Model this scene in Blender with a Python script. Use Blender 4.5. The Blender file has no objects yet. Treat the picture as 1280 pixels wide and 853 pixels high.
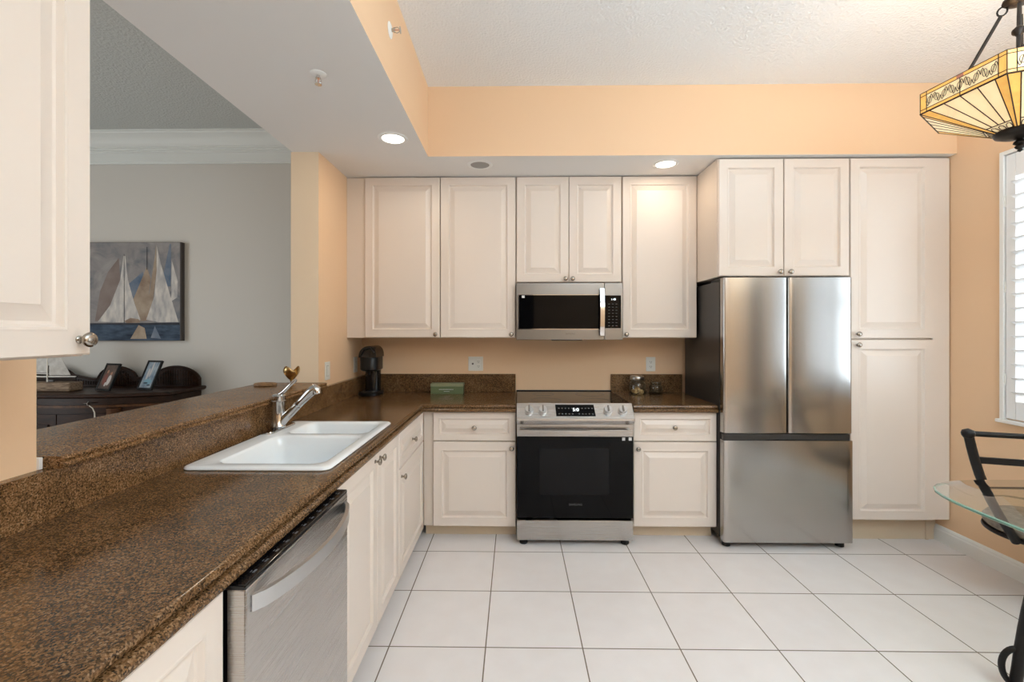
import bpy, bmesh, math, random
from mathutils import Vector, Matrix
PI = math.pi
C = bpy.context.scene.collection
SC = bpy.context.scene
random.seed(7)

# ------------------------------------------------------------------ camera, world, lights, exposure
cam_d = bpy.data.cameras.new('camera')
cam = bpy.data.objects.new('camera', cam_d)
C.objects.link(cam)
cam.location = (0, 0, 1.39)
cam.rotation_euler = (PI/2, 0, 0.0143)
cam_d.sensor_width = 36.0
cam_d.lens = 561.0/1280*36
cam_d.shift_x = 3.9/1280
cam_d.shift_y = -13.5/1280
cam_d.clip_start = 0.02
SC.camera = cam

SC.view_settings.view_transform = 'Standard'
SC.view_settings.look = 'None'
SC.view_settings.gamma = 1.0
SC.view_settings.use_curve_mapping = False
SC.view_settings.exposure = 0.0

world = bpy.data.worlds.new('daylight')
SC.world = world
world.use_nodes = True
bg = world.node_tree.nodes['Background']
bg.inputs[0].default_value = (0.93, 0.97, 1.0, 1)
bg.inputs[1].default_value = 1.6


def area(name, loc, rot, sx, sy, power, color, spread=PI):
    d = bpy.data.lights.new(name, 'AREA')
    d.shape = 'RECTANGLE'
    d.size, d.size_y = sx, sy
    d.energy, d.color = power, color
    d.spread = spread
    o = bpy.data.objects.new(name, d)
    C.objects.link(o)
    o.location, o.rotation_euler = loc, rot
    return o


area('window_daylight', (3.45, 1.88, 1.75), (0, PI/2, 0), 2.0, 1.9, 50, (0.76, 0.90, 1.0))
area('bounce_fill', (1.75, -0.35, 2.02), (PI, 0, 0), 1.5, 1.5, 152, (0.63, 0.84, 1.0))  # added fill aimed up at the ceiling behind the camera, no fixture there
area('rear_fill', (1.5, -1.75, 2.6), (math.radians(62), 0, 0), 2.2, 0.5, 13, (0.74, 0.89, 1.0))  # unseen fill light added high behind the camera
area('living_fill', (-5.3, 0.6, 1.5), (0, -PI/2, 0), 2.0, 2.4, 50, (0.90, 0.97, 1.0))  # fill added to brighten the living room from its unseen side

# ------------------------------------------------------------------ materials


def new_mat(name):
    m = bpy.data.materials.new(name)
    m.use_nodes = True
    nt = m.node_tree
    return m, nt, nt.nodes['Principled BSDF']


def rgb(r, g, b):
    def f(c):
        c /= 255.0
        return c/12.92 if c <= 0.04045 else ((c+0.055)/1.055)**2.4
    return (f(r), f(g), f(b), 1)


def plain(name, col, rough=0.5, metal=0.0, bump=0.0, bscale=200, var=0.0, spec=None, coat=0.0, bdist=0.002):
    m, nt, p = new_mat(name)
    p.inputs['Base Color'].default_value = col
    p.inputs['Roughness'].default_value = rough
    p.inputs['Metallic'].default_value = metal
    if spec is not None:
        p.inputs['Specular IOR Level'].default_value = spec
    if coat:
        p.inputs['Coat Weight'].default_value = coat
        p.inputs['Coat Roughness'].default_value = 0.1
    tc = nt.nodes.new('ShaderNodeTexCoord')
    nz = nt.nodes.new('ShaderNodeTexNoise')
    nz.inputs['Scale'].default_value = bscale
    nz.inputs['Detail'].default_value = 3
    nt.links.new(tc.outputs['Object'], nz.inputs['Vector'])
    if bump:
        b = nt.nodes.new('ShaderNodeBump')
        b.inputs['Strength'].default_value = bump
        b.inputs['Distance'].default_value = bdist
        nt.links.new(nz.outputs['Fac'], b.inputs['Height'])
        nt.links.new(b.outputs[0], p.inputs['Normal'])
    if var:
        n2 = nt.nodes.new('ShaderNodeTexNoise')
        n2.inputs['Scale'].default_value = max(2.0, bscale/20)
        nt.links.new(tc.outputs['Object'], n2.inputs['Vector'])
        mx = nt.nodes.new('ShaderNodeMix')
        mx.data_type = 'RGBA'
        mx.inputs[6].default_value = tuple(c*(1-var) for c in col[:3])+(1,)
        mx.inputs[7].default_value = tuple(min(1, c*(1+var)) for c in col[:3])+(1,)
        nt.links.new(n2.outputs['Fac'], mx.inputs[0])
        nt.links.new(mx.outputs[2], p.inputs['Base Color'])
    return m


def ramp_mat(name, scale, stops, rough=0.3, kind='noise', detail=6, stretch=(1, 1, 1), coat=0.0, bump=0.0, metal=0, distort=0.0):
    m, nt, p = new_mat(name)
    tc = nt.nodes.new('ShaderNodeTexCoord')
    mp = nt.nodes.new('ShaderNodeMapping')
    mp.inputs['Scale'].default_value = stretch
    nt.links.new(tc.outputs['Object'], mp.inputs[0])
    if kind == 'noise':
        t = nt.nodes.new('ShaderNodeTexNoise')
        t.inputs['Detail'].default_value = detail
        t.inputs['Distortion'].default_value = distort
        out = t.outputs['Fac']
    else:
        t = nt.nodes.new('ShaderNodeTexVoronoi')
        out = t.outputs['Color']
    t.inputs['Scale'].default_value = scale
    nt.links.new(mp.outputs[0], t.inputs['Vector'])
    r = nt.nodes.new('ShaderNodeValToRGB')
    while len(r.color_ramp.elements) > 1:
        r.color_ramp.elements.remove(r.color_ramp.elements[0])
    r.color_ramp.elements[0].position = stops[0][0]
    r.color_ramp.elements[0].color = stops[0][1]
    for pos, col in stops[1:]:
        e = r.color_ramp.elements.new(pos)
        e.color = col
    nt.links.new(out, r.inputs[0])
    nt.links.new(r.outputs[0], p.inputs['Base Color'])
    p.inputs['Roughness'].default_value = rough
    p.inputs['Metallic'].default_value = metal
    if coat:
        p.inputs['Coat Weight'].default_value = coat
        p.inputs['Coat Roughness'].default_value = 0.08
    if bump:
        b = nt.nodes.new('ShaderNodeBump')
        b.inputs['Strength'].default_value = bump
        b.inputs['Distance'].default_value = 0.001
        nt.links.new(out, b.inputs['Height'])
        nt.links.new(b.outputs[0], p.inputs['Normal'])
    return m


def granite(name, lift=1.0, spec=0.4, rough=0.16):
    m, nt, p = new_mat(name)
    tc = nt.nodes.new('ShaderNodeTexCoord')
    v = nt.nodes.new('ShaderNodeTexVoronoi')
    v.inputs['Scale'].default_value = 300
    n = nt.nodes.new('ShaderNodeTexNoise')
    n.inputs['Scale'].default_value = 240
    n.inputs['Detail'].default_value = 5
    n.inputs['Roughness'].default_value = 0.7
    n3 = nt.nodes.new('ShaderNodeTexNoise')
    n3.inputs['Scale'].default_value = 9
    n3.inputs['Detail'].default_value = 3
    for t in (v, n, n3):
        nt.links.new(tc.outputs['Object'], t.inputs['Vector'])
    sep = nt.nodes.new('ShaderNodeSeparateColor')
    nt.links.new(v.outputs['Color'], sep.inputs[0])
    mix = nt.nodes.new('ShaderNodeMath')
    mix.operation = 'MULTIPLY_ADD'
    mix.inputs[1].default_value = 0.55
    nt.links.new(sep.outputs[0], mix.inputs[0])
    m2 = nt.nodes.new('ShaderNodeMath')
    m2.operation = 'MULTIPLY_ADD'
    m2.inputs[1].default_value = 0.9
    m2.inputs[2].default_value = -0.22
    nt.links.new(n.outputs['Fac'], m2.inputs[0])
    nt.links.new(m2.outputs[0], mix.inputs[2])
    m3 = nt.nodes.new('ShaderNodeMath')
    m3.operation = 'MULTIPLY_ADD'
    m3.inputs[1].default_value = 0.35
    nt.links.new(n3.outputs['Fac'], m3.inputs[0])
    m3b = nt.nodes.new('ShaderNodeMath')
    m3b.operation = 'SUBTRACT'
    m3b.inputs[1].default_value = 0.175
    nt.links.new(mix.outputs[0], m3b.inputs[0])
    nt.links.new(m3b.outputs[0], m3.inputs[2])
    r = nt.nodes.new('ShaderNodeValToRGB')
    els = r.color_ramp.elements
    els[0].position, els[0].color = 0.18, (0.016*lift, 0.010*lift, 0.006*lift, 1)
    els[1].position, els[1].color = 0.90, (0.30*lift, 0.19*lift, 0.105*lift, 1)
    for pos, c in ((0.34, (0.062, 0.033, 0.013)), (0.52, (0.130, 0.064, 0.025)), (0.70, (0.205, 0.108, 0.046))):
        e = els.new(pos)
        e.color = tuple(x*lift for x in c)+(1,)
    nt.links.new(m3.outputs[0], r.inputs[0])
    nt.links.new(r.outputs[0], p.inputs['Base Color'])
    p.inputs['Roughness'].default_value = rough
    p.inputs['Specular IOR Level'].default_value = spec
    return m


def steel(name, col=(0.56, 0.545, 0.53, 1), rough=0.27, axis='Z'):
    m, nt, p = new_mat(name)
    p.inputs['Base Color'].default_value = col
    p.inputs['Metallic'].default_value = 1.0
    p.inputs['Roughness'].default_value = rough
    tc = nt.nodes.new('ShaderNodeTexCoord')
    mp = nt.nodes.new('ShaderNodeMapping')
    mp.inputs['Scale'].default_value = (3, 3, 900) if axis == 'Z' else (900, 900, 3)
    nz = nt.nodes.new('ShaderNodeTexNoise')
    nz.inputs['Scale'].default_value = 1.0
    nz.inputs['Detail'].default_value = 2
    nt.links.new(tc.outputs['Object'], mp.inputs[0])
    nt.links.new(mp.outputs[0], nz.inputs['Vector'])
    mr = nt.nodes.new('ShaderNodeMapRange')
    mr.inputs[3].default_value = rough-0.012
    mr.inputs[4].default_value = rough+0.016
    nt.links.new(nz.outputs['Fac'], mr.inputs[0])
    nt.links.new(mr.outputs[0], p.inputs['Roughness'])
    b = nt.nodes.new('ShaderNodeBump')
    b.inputs['Strength'].default_value = 0.02
    b.inputs['Distance'].default_value = 0.0004
    nt.links.new(nz.outputs['Fac'], b.inputs['Height'])
    nt.links.new(b.outputs[0], p.inputs['Normal'])
    return m


def thin_glass(name, tint=(0.97, 0.99, 0.98, 1), refl=1.0):
    m = bpy.data.materials.new(name)
    m.use_nodes = True
    nt = m.node_tree
    nt.nodes.clear()
    out = nt.nodes.new('ShaderNodeOutputMaterial')
    tr = nt.nodes.new('ShaderNodeBsdfTransparent')
    tr.inputs[0].default_value = tint
    gl = nt.nodes.new('ShaderNodeBsdfGlossy')
    gl.inputs['Roughness'].default_value = 0.0
    fr = nt.nodes.new('ShaderNodeFresnel')
    fr.inputs[0].default_value = 1.5
    ml = nt.nodes.new('ShaderNodeMath')
    ml.operation = 'MULTIPLY'
    ml.inputs[1].default_value = refl
    nt.links.new(fr.outputs[0], ml.inputs[0])
    geo = nt.nodes.new('ShaderNodeNewGeometry')
    inv = nt.nodes.new('ShaderNodeMath')
    inv.operation = 'SUBTRACT'
    inv.inputs[0].default_value = 1.0
    nt.links.new(geo.outputs['Backfacing'], inv.inputs[1])
    m2 = nt.nodes.new('ShaderNodeMath')
    m2.operation = 'MULTIPLY'
    nt.links.new(ml.outputs[0], m2.inputs[0])
    nt.links.new(inv.outputs[0], m2.inputs[1])
    mx = nt.nodes.new('ShaderNodeMixShader')
    nt.links.new(m2.outputs[0], mx.inputs[0])
    nt.links.new(tr.outputs[0], mx.inputs[1])
    nt.links.new(gl.outputs[0], mx.inputs[2])
    nt.links.new(mx.outputs[0], out.inputs[0])
    return m


def emit(name, col, s):
    m, nt, p = new_mat(name)
    p.inputs['Base Color'].default_value = (0.8, 0.8, 0.8, 1)
    p.inputs['Emission Color'].default_value = col
    p.inputs['Emission Strength'].default_value = s
    return m


def stained(name, col, glow, scale=14):
    """art glass lit from inside the lamp"""
    m, nt, p = new_mat(name)
    tc = nt.nodes.new('ShaderNodeTexCoord')
    n = nt.nodes.new('ShaderNodeTexNoise')
    n.inputs['Scale'].default_value = scale
    n.inputs['Detail'].default_value = 4
    n.inputs['Distortion'].default_value = 1.2
    nt.links.new(tc.outputs['Object'], n.inputs['Vector'])
    mx = nt.nodes.new('ShaderNodeMix')
    mx.data_type = 'RGBA'
    mx.inputs[6].default_value = tuple(c*0.72 for c in col[:3])+(1,)
    mx.inputs[7].default_value = tuple(min(1, c*1.2) for c in col[:3])+(1,)
    nt.links.new(n.outputs['Fac'], mx.inputs[0])
    nt.links.new(mx.outputs[2], p.inputs['Base Color'])
    nt.links.new(mx.outputs[2], p.inputs['Emission Color'])
    p.inputs['Emission Strength'].default_value = glow
    p.inputs['Roughness'].default_value = 0.2
    return m


def tile_floor(name):
    m, nt, p = new_mat(name)
    S = 1.39/3.2749
    X0, Y0 = -1.3064*S, 6.6273*S
    N, L = nt.nodes, nt.links
    geo = N.new('ShaderNodeNewGeometry')
    sep = N.new('ShaderNodeSeparateXYZ')
    L.new(geo.outputs['Position'], sep.inputs[0])

    def math_(op, a, b=None):
        n = N.new('ShaderNodeMath')
        n.operation = op
        for i, x in enumerate((a, b)):
            if x is None:
                continue
            if isinstance(x, (int, float)):
                n.inputs[i].default_value = x
            else:
                L.new(x, n.inputs[i])
        return n.outputs[0]
    ds, ids = [], []
    for k, o in ((0, X0), (1, Y0)):
        u = math_('DIVIDE', math_('SUBTRACT', sep.outputs[k], o), S)
        f = math_('FRACT', u)
        ids.append(math_('FLOOR', u))
        ds.append(math_('MINIMUM', f, math_('SUBTRACT', 1.0, f)))
    d = math_('MULTIPLY', math_('MINIMUM', ds[0], ds[1]), S)
    mr = N.new('ShaderNodeMapRange')
    mr.inputs[1].default_value, mr.inputs[2].default_value = 0.0018, 0.0034
    L.new(d, mr.inputs[0])
    cmb = N.new('ShaderNodeCombineXYZ')
    L.new(ids[0], cmb.inputs[0])
    L.new(ids[1], cmb.inputs[1])
    wn = N.new('ShaderNodeTexWhiteNoise')
    L.new(cmb.outputs[0], wn.inputs[0])
    nz = N.new('ShaderNodeTexNoise')
    nz.inputs['Scale'].default_value = 9
    nz.inputs['Detail'].default_value = 6
    L.new(geo.outputs['Position'], nz.inputs['Vector'])
    t = math_('ADD', math_('MULTIPLY', wn.outputs[0], 0.25), math_('MULTIPLY', nz.outputs['Fac'], 0.75))
    mx = N.new('ShaderNodeMix')
    mx.data_type = 'RGBA'
    mx.inputs[6].default_value = rgb(226, 217, 213)
    mx.inputs[7].default_value = rgb(238, 232, 230)
    L.new(t, mx.inputs[0])
    g = N.new('ShaderNodeMix')
    g.data_type = 'RGBA'
    g.inputs[6].default_value = rgb(118, 103, 86)
    L.new(mr.outputs[0], g.inputs[0])
    L.new(mx.outputs[2], g.inputs[7])
    L.new(g.outputs[2], p.inputs['Base Color'])
    ro = N.new('ShaderNodeMapRange')
    ro.inputs[3].default_value, ro.inputs[4].default_value = 0.85, 0.32
    L.new(mr.outputs[0], ro.inputs[0])
    L.new(ro.outputs[0], p.inputs['Roughness'])
    b = N.new('ShaderNodeBump')
    b.inputs['Strength'].default_value = 0.4
    b.inputs['Distance'].default_value = 0.002
    L.new(mr.outputs[0], b.inputs['Height'])
    L.new(b.outputs[0], p.inputs['Normal'])
    return m


MT = dict(
    peach=plain('peach wall paint', rgb(235, 198, 160), 0.6, bump=0.12, bscale=160),
    white_paint=plain('white ceiling paint', rgb(236, 232, 228), 0.7, bump=0.1, bscale=120),
    popcorn=plain('textured ceiling', rgb(242, 241, 240), 0.85, bump=1.0, bscale=75, bdist=0.006),
    jamb_paint=plain('sand wall paint', rgb(226, 203, 174), 0.6, bump=0.1, bscale=150),
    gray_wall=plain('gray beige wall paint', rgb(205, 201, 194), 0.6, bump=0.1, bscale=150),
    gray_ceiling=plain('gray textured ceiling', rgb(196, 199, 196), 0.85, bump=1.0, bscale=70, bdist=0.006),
    trim=plain('white trim paint', rgb(238, 236, 232), 0.4),
    moulding=plain('pale moulding paint', rgb(222, 225, 222), 0.45),
    cream=plain('cream lacquer', rgb(227, 213, 201), 0.33, var=0.012, bscale=60),
    cream_body=plain('cream cabinet body', rgb(219, 204, 190), 0.4),
    toe=plain('toe kick laminate', rgb(214, 194, 168), 0.5),
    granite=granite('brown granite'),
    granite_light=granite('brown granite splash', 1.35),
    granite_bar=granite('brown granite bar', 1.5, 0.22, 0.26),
    steel=steel('brushed steel'),
    steel_dark=steel('dark brushed steel', (0.25, 0.24, 0.23, 1), 0.3),
    steel_range=steel('range steel', (0.43, 0.42, 0.41, 1), 0.27),
    steel_v=steel('fridge steel', (0.44, 0.43, 0.42, 1), 0.20),
    chrome=plain('chrome', (0.58, 0.58, 0.58, 1), 0.07, 1.0),
    knob_metal=plain('satin aluminium', (0.58, 0.59, 0.60, 1), 0.36, 1.0),
    nickel=plain('brushed nickel', (0.38, 0.345, 0.30, 1), 0.25, 1.0),
    black_glass=plain('black glass', (0.002, 0.002, 0.0025, 1), 0.04, spec=0.14),
    oven_window=plain('oven window glass', (0.006, 0.006, 0.007, 1), 0.05, spec=0.16),
    black=plain('black plastic', (0.006, 0.006, 0.0065, 1), 0.32, spec=0.3),
    black_gloss=plain('gloss black plastic', (0.006, 0.006, 0.007, 1), 0.12),
    fridge_side=plain('charcoal enamel', (0.030, 0.027, 0.025, 1), 0.38, bump=0.1, bscale=400),
    white_enamel=plain('white enamel', rgb(240, 242, 243), 0.12),
    white_plastic=plain('white plastic', rgb(232, 228, 220), 0.35),
    slot=plain('socket slots', (0.12, 0.10, 0.09, 1), 0.5),
    white_mark=plain('pale print', rgb(215, 215, 215), 0.5),
    gray_mark=plain('gray print', rgb(88, 88, 90), 0.5),
    display=emit('lit digits', (0.85, 0.93, 1.0, 1), 1.6),
    lens=emit('lit lamp lens', (1.0, 0.93, 0.82, 1), 6.0),
    lens_off=plain('unlit lamp baffle', rgb(150, 148, 145), 0.35, 0.3),
    wood_dark=ramp_mat('dark stained wood', 6, [(0.3, (0.010, 0.0045, 0.0028, 1)), (0.7, (0.040, 0.016, 0.008, 1))], 0.38, stretch=(2, 9, 9), distort=1.0),
    wood_warm=ramp_mat('warm stained wood', 6, [(0.3, (0.045, 0.018, 0.007, 1)), (0.7, (0.11, 0.046, 0.018, 1))], 0.35, stretch=(9, 9, 2)),
    driftwood=ramp_mat('rough driftwood', 20, [(0.3, rgb(96, 76, 60)), (0.7, rgb(160, 138, 115))], 0.8, stretch=(1, 6, 6), bump=0.6),
    coaster=ramp_mat('coaster wood', 25, [(0.3, rgb(104, 76, 46)), (0.7, rgb(170, 130, 88))], 0.5, stretch=(1, 5, 5)),
    brass=ramp_mat('aged brass', 30, [(0.3, (0.36, 0.22, 0.08, 1)), (0.7, (0.75, 0.52, 0.25, 1))], 0.25, metal=1.0),
    green_box=plain('sage card', rgb(92, 106, 72), 0.6, bump=0.1, bscale=300, var=0.05),
    green_edge=plain('pale sage card', rgb(138, 142, 112), 0.6),
    glass=thin_glass('clear glass', (0.80, 0.85, 0.87, 1), 1.6),
    pane=thin_glass('window pane', (1, 1, 1, 1)),
    table_glass=thin_glass('table glass', (0.94, 0.97, 0.95, 1), 1.7),
    glass_edge=plain('glass edge', rgb(120, 160, 145), 0.08, coat=0.5),
    glass_under=plain('glass edge shadowed', (0.02, 0.03, 0.028, 1), 0.1),
    cookie=ramp_mat('cookie', 60, [(0.35, rgb(150, 104, 52)), (0.65, rgb(214, 172, 112))], 0.7, bump=0.6),
    pewter=plain('pewter lid', (0.45, 0.43, 0.40, 1), 0.3, 1.0),
    iron=plain('black iron', (0.007, 0.006, 0.006, 1), 0.42, 0.0, bump=0.1, bscale=300, spec=0.3),
    suede=ramp_mat('taupe suede', 30, [(0.3, rgb(112, 100, 88)), (0.7, rgb(150, 138, 124))], 0.85),
    bronze=plain('dark bronze', (0.018, 0.013, 0.010, 1), 0.4, 0.5),
    lead=plain('lead came', (0.05, 0.026, 0.012, 1), 0.5, 0.4),
    amber=stained('amber glass', (0.98, 0.48, 0.12, 1), 0.50),
    ivory=stained('ivory glass', (1.0, 0.70, 0.40, 1), 0.60, 9),
    filigree_glass=stained('pale filigree glass', (0.95, 0.70, 0.42, 1), 0.40, 30),
    ruby=stained('rose glass', (0.55, 0.22, 0.14, 1), 0.2),
    sail=ramp_mat('sail cloth', 30, [(0.3, rgb(176, 172, 166)), (0.7, rgb(206, 203, 198))], 0.8),
    hull=plain('boat hull paint', rgb(58, 52, 50), 0.4),
    tassel=plain('white cord', rgb(210, 205, 196), 0.8),
    louver=plain('shutter paint', rgb(240, 240, 240), 0.35),
    floor=tile_floor('ceramic floor tile'),
    doorway_dark=plain('dark doorway stand-in', rgb(52, 44, 40), 0.4),  # dark tone standing in for the gloom of unlit doorways
)
for _k in ('wood_dark', 'wood_warm'):
    MT[_k].node_tree.nodes['Principled BSDF'].inputs['Specular IOR Level'].default_value = 0.22
# painted canvas colours
PT = dict(
    sky=ramp_mat('canvas sky', 7, [(0.3, rgb(104, 110, 118)), (0.5, rgb(138, 134, 134)), (0.68, rgb(156, 152, 150))], 0.8, bump=0.3, detail=9, distort=1.0),
    blue=ramp_mat('canvas blue', 9, [(0.3, rgb(76, 96, 122)), (0.7, rgb(132, 140, 150))], 0.8, bump=0.3, detail=9),
    sea=ramp_mat('canvas sea', 10, [(0.3, rgb(26, 40, 60)), (0.7, rgb(74, 92, 112))], 0.8, stretch=(1, 1, 3), bump=0.3, detail=9),
    ivory=ramp_mat('canvas ivory', 9, [(0.3, rgb(158, 156, 158)), (0.7, rgb(216, 210, 202))], 0.8, stretch=(3, 1, 1), bump=0.3, detail=9),
    tan=ramp_mat('canvas tan', 9, [(0.3, rgb(128, 106, 90)), (0.7, rgb(182, 166, 146))], 0.8, bump=0.3, detail=9),
    rust=ramp_mat('canvas rust', 8, [(0.3, rgb(118, 100, 94)), (0.7, rgb(140, 128, 122))], 0.8, bump=0.3, detail=9),
    dark=ramp_mat('canvas dark', 14, [(0.3, rgb(28, 34, 46)), (0.7, rgb(56, 58, 66))], 0.8, bump=0.3),
    edge=plain('canvas edge', rgb(74, 68, 66), 0.8),
)
PH = dict(
    back=ramp_mat('photo print backdrop', 18, [(0.3, rgb(40, 36, 36)), (0.7, rgb(112, 92, 80))], 0.3),
    rose=plain('photo print rose', rgb(120, 66, 58), 0.3),
    pale=plain('photo print pale', rgb(196, 190, 186), 0.3),
    skin=plain('photo print skin', rgb(170, 124, 100), 0.3),
    blue=ramp_mat('photo print lake', 16, [(0.3, rgb(86, 110, 132)), (0.7, rgb(168, 178, 184))], 0.3, stretch=(3, 1, 1)),
    teal=plain('photo print teal', rgb(120, 160, 176), 0.3),
    navy=plain('photo print navy', rgb(40, 52, 66), 0.3),
)

# ------------------------------------------------------------------ mesh helpers


class MB:
    """collects shapes into one bmesh; self.mi is the material slot of what is added next"""

    def __init__(self):
        self.bm = bmesh.new()
        self.mi = 0

    def _tag(self, faces):
        for f in faces:
            f.material_index = self.mi

    def box(self, x0, x1, y0, y1, z0, z1, bev=0.0, seg=2):
        bm = self.bm
        vs = [bm.verts.new((x, y, z)) for z in (z0, z1) for y in (y0, y1) for x in (x0, x1)]
        fs = [bm.faces.new([vs[i] for i in q]) for q in
              ((0, 2, 3, 1), (4, 5, 7, 6), (0, 1, 5, 4), (2, 6, 7, 3), (0, 4, 6, 2), (1, 3, 7, 5))]
        self._tag(fs)
        if bev:
            es = list({e for f in fs for e in f.edges})
            r = bmesh.ops.bevel(bm, geom=es, offset=bev, segments=seg, profile=0.5, affect='EDGES')
            self._tag(r['faces'])
        return self

    def loops(self, loops, closed=True, cap0=True, cap1=True):
        """skin a list of equal-length point loops"""
        bm = self.bm
        L = [[bm.verts.new(p) for p in lp] for lp in loops]
        n = len(L[0])
        fs = []
        for a, b in zip(L, L[1:]):
            for i in range(n if closed else n-1):
                j = (i+1) % n
                fs.append(bm.faces.new((a[i], a[j], b[j], b[i])))
        if cap0:
            fs.append(bm.faces.new(list(reversed(L[0]))))
        if cap1:
            fs.append(bm.faces.new(L[-1]))
        self._tag(fs)
        return self

    def prism(self, pts, axis, a, b):
        """extrude a 2-D outline along axis ('x': pts are (y,z); 'y': (x,z); 'z': (x,y))"""
        def P(p, t):
            return {'x': (t, p[0], p[1]), 'y': (p[0], t, p[1]), 'z': (p[0], p[1], t)}[axis]
        return self.loops([[P(p, a) for p in pts], [P(p, b) for p in pts]])

    def lathe(self, prof, o=(0, 0, 0), seg=24, axis='z', cap=True):
        """prof: list of (radius, height)"""
        lps = []
        for r, h in prof:
            lp = []
            for k in range(seg):
                a = 2*PI*k/seg
                c, s = max(r, 1e-5)*math.cos(a), max(r, 1e-5)*math.sin(a)
                p = {'z': (c, s, h), 'y': (c, -h, s), 'x': (h, c, s)}[axis]
                lp.append((o[0]+p[0], o[1]+p[1], o[2]+p[2]))
            lps.append(lp)
        return self.loops(lps, cap0=cap, cap1=cap)

    def tube(self, pts, r, seg=10, closed=False, flat=None):
        """sweep a circle (or flat=(w,h,side vector) rectangle) along pts"""
        pts = [Vector(p) for p in pts]
        n = len(pts)
        rs = r if isinstance(r, (list, tuple)) else [r]*n
        lps = []
        up = None
        for i, p in enumerate(pts):
            a = pts[i-1] if (i > 0 or closed) else p
            b = pts[(i+1) % n] if (i < n-1 or closed) else p
            t = (b-a).normalized()
            if up is None:
                up = Vector((0, 0, 1)) if abs(t.z) < 0.9 else Vector((1, 0, 0))
            if flat:
                side = Vector(flat[2]).normalized()
                nn = t.cross(side).normalized()
                w, h = flat[0]/2, flat[1]/2
                lp = [tuple(p+side*(sx*w)+nn*(sy*h)) for sx, sy in ((-1, -1), (1, -1), (1, 1), (-1, 1))]
            else:
                s = t.cross(up).normalized()
                up = s.cross(t).normalized()
                lp = [tuple(p+s*(rs[i]*math.cos(2*PI*k/seg))+up*(rs[i]*math.sin(2*PI*k/seg))) for k in range(seg)]
            lps.append(lp)
        if closed:
            lps.append(lps[0])
            return self.loops(lps, cap0=False, cap1=False)
        return self.loops(lps)

    def poly(self, pts):
        f = self.bm.faces.new([self.bm.verts.new(p) for p in pts])
        self._tag([f])
        return self


def obj(name, mb, mats, parent=None, angle=20, loc=None, rot=None):
    bm = mb.bm
    bmesh.ops.remove_doubles(bm, verts=bm.verts, dist=1e-6)
    bmesh.ops.recalc_face_normals(bm, faces=bm.faces)
    me = bpy.data.meshes.new(name)
    bm.to_mesh(me)
    bm.free()
    if not isinstance(mats, (list, tuple)):
        mats = [mats]
    for m in mats:
        me.materials.append(m)
    me.shade_smooth()
    me.set_sharp_from_angle(angle=math.radians(angle))
    o = bpy.data.objects.new(name, me)
    C.objects.link(o)
    if parent:
        o.parent = parent
    if loc:
        o.location = loc
    if rot:
        o.rotation_euler = rot
    return o


def share(name, src, parent, loc, rot=None):
    o = bpy.data.objects.new(name, src.data)
    C.objects.link(o)
    o.parent = parent
    o.location = loc
    if rot:
        o.rotation_euler = rot
    return o


def tag(o, label, cat, group=None):
    o['label'], o['category'] = label, cat
    if group:
        o['group'] = group
    return o


def thing(name, label, cat, loc=(0, 0, 0), rz=0.0, group=None):
    o = bpy.data.objects.new(name, None)
    o.empty_display_size = 0.05
    C.objects.link(o)
    o.location = loc
    o.rotation_euler = (0, 0, rz)
    return tag(o, label, cat, group)


def struct(name, mb, mats, angle=20):
    o = obj(name, mb, mats, angle=angle)
    o['kind'] = 'structure'
    return o


def text(name, body, size, mat, parent, loc, rot=(PI/2, 0, 0), align='CENTER'):
    cu = bpy.data.curves.new(name, 'FONT')
    cu.body = body
    cu.size = size
    cu.align_x = align
    cu.align_y = 'CENTER'
    cu.extrude = 0.0002
    cu.materials.append(mat)
    tmp = bpy.data.objects.new(name, cu)
    C.objects.link(tmp)
    dg = bpy.context.evaluated_depsgraph_get()
    me = bpy.data.meshes.new_from_object(tmp.evaluated_get(dg))
    bpy.data.objects.remove(tmp)
    o = bpy.data.objects.new(name, me)
    C.objects.link(o)
    o.parent = parent
    o.location, o.rotation_euler = loc, rot
    return o


def rrect(x0, x1, y0, y1, r, n=6):
    out = []
    for cx, cy, a0 in ((x1-r, y1-r, 0), (x0+r, y1-r, PI/2), (x0+r, y0+r, PI), (x1-r, y0+r, 1.5*PI)):
        for k in range(n+1):
            a = a0+PI/2*k/n
            out.append((cx+r*math.cos(a), cy+r*math.sin(a)))
    return out


# ------------------------------------------------------------------ the room
XL, XR, YB = -1.235, 2.80, 3.60
XLO = -1.41           # living-room side of the left wall
ZS, ZC = 2.51, 2.96   # soffit underside, ceilings
YR, XLL = -2.0, -5.2  # rear wall, far living-room wall
JB, JN = 2.80, 1.14   # pass-through jambs

mb = MB()
mb.box(XLL-0.1, XR+0.3, YR-0.2, YB+0.15, -0.1, 0)
struct('floor', mb, MT['floor'])

mb = MB()
mb.box(-0.562, XR+0.15, YR, 2.885, ZC, ZC+0.1)
struct('ceiling', mb, MT['popcorn'])

mb = MB()
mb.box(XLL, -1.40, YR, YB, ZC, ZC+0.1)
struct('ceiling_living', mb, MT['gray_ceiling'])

mb = MB()  # dropped soffit: left leg over the bar and the back leg over the cabinets
pts = [(-1.40, YR), (-0.562, YR), (-0.562, 2.885), (XR+0.15, 2.885), (XR+0.15, YB), (-1.40, YB)]
bm = mb.bm
lo = [bm.verts.new((x, y, ZS)) for x, y in pts]
hi = [bm.verts.new((x, y, ZC+0.1)) for x, y in pts]
f = bm.faces.new(lo)
f.material_index = 0
f = bm.faces.new(hi)
f.material_index = 0
for i in range(6):
    j = (i+1) % 6
    f = bm.faces.new((lo[i], lo[j], hi[j], hi[i]))
    f.material_index = 1
struct('ceiling_soffit', mb, [MT['white_paint'], MT['peach']])

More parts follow.
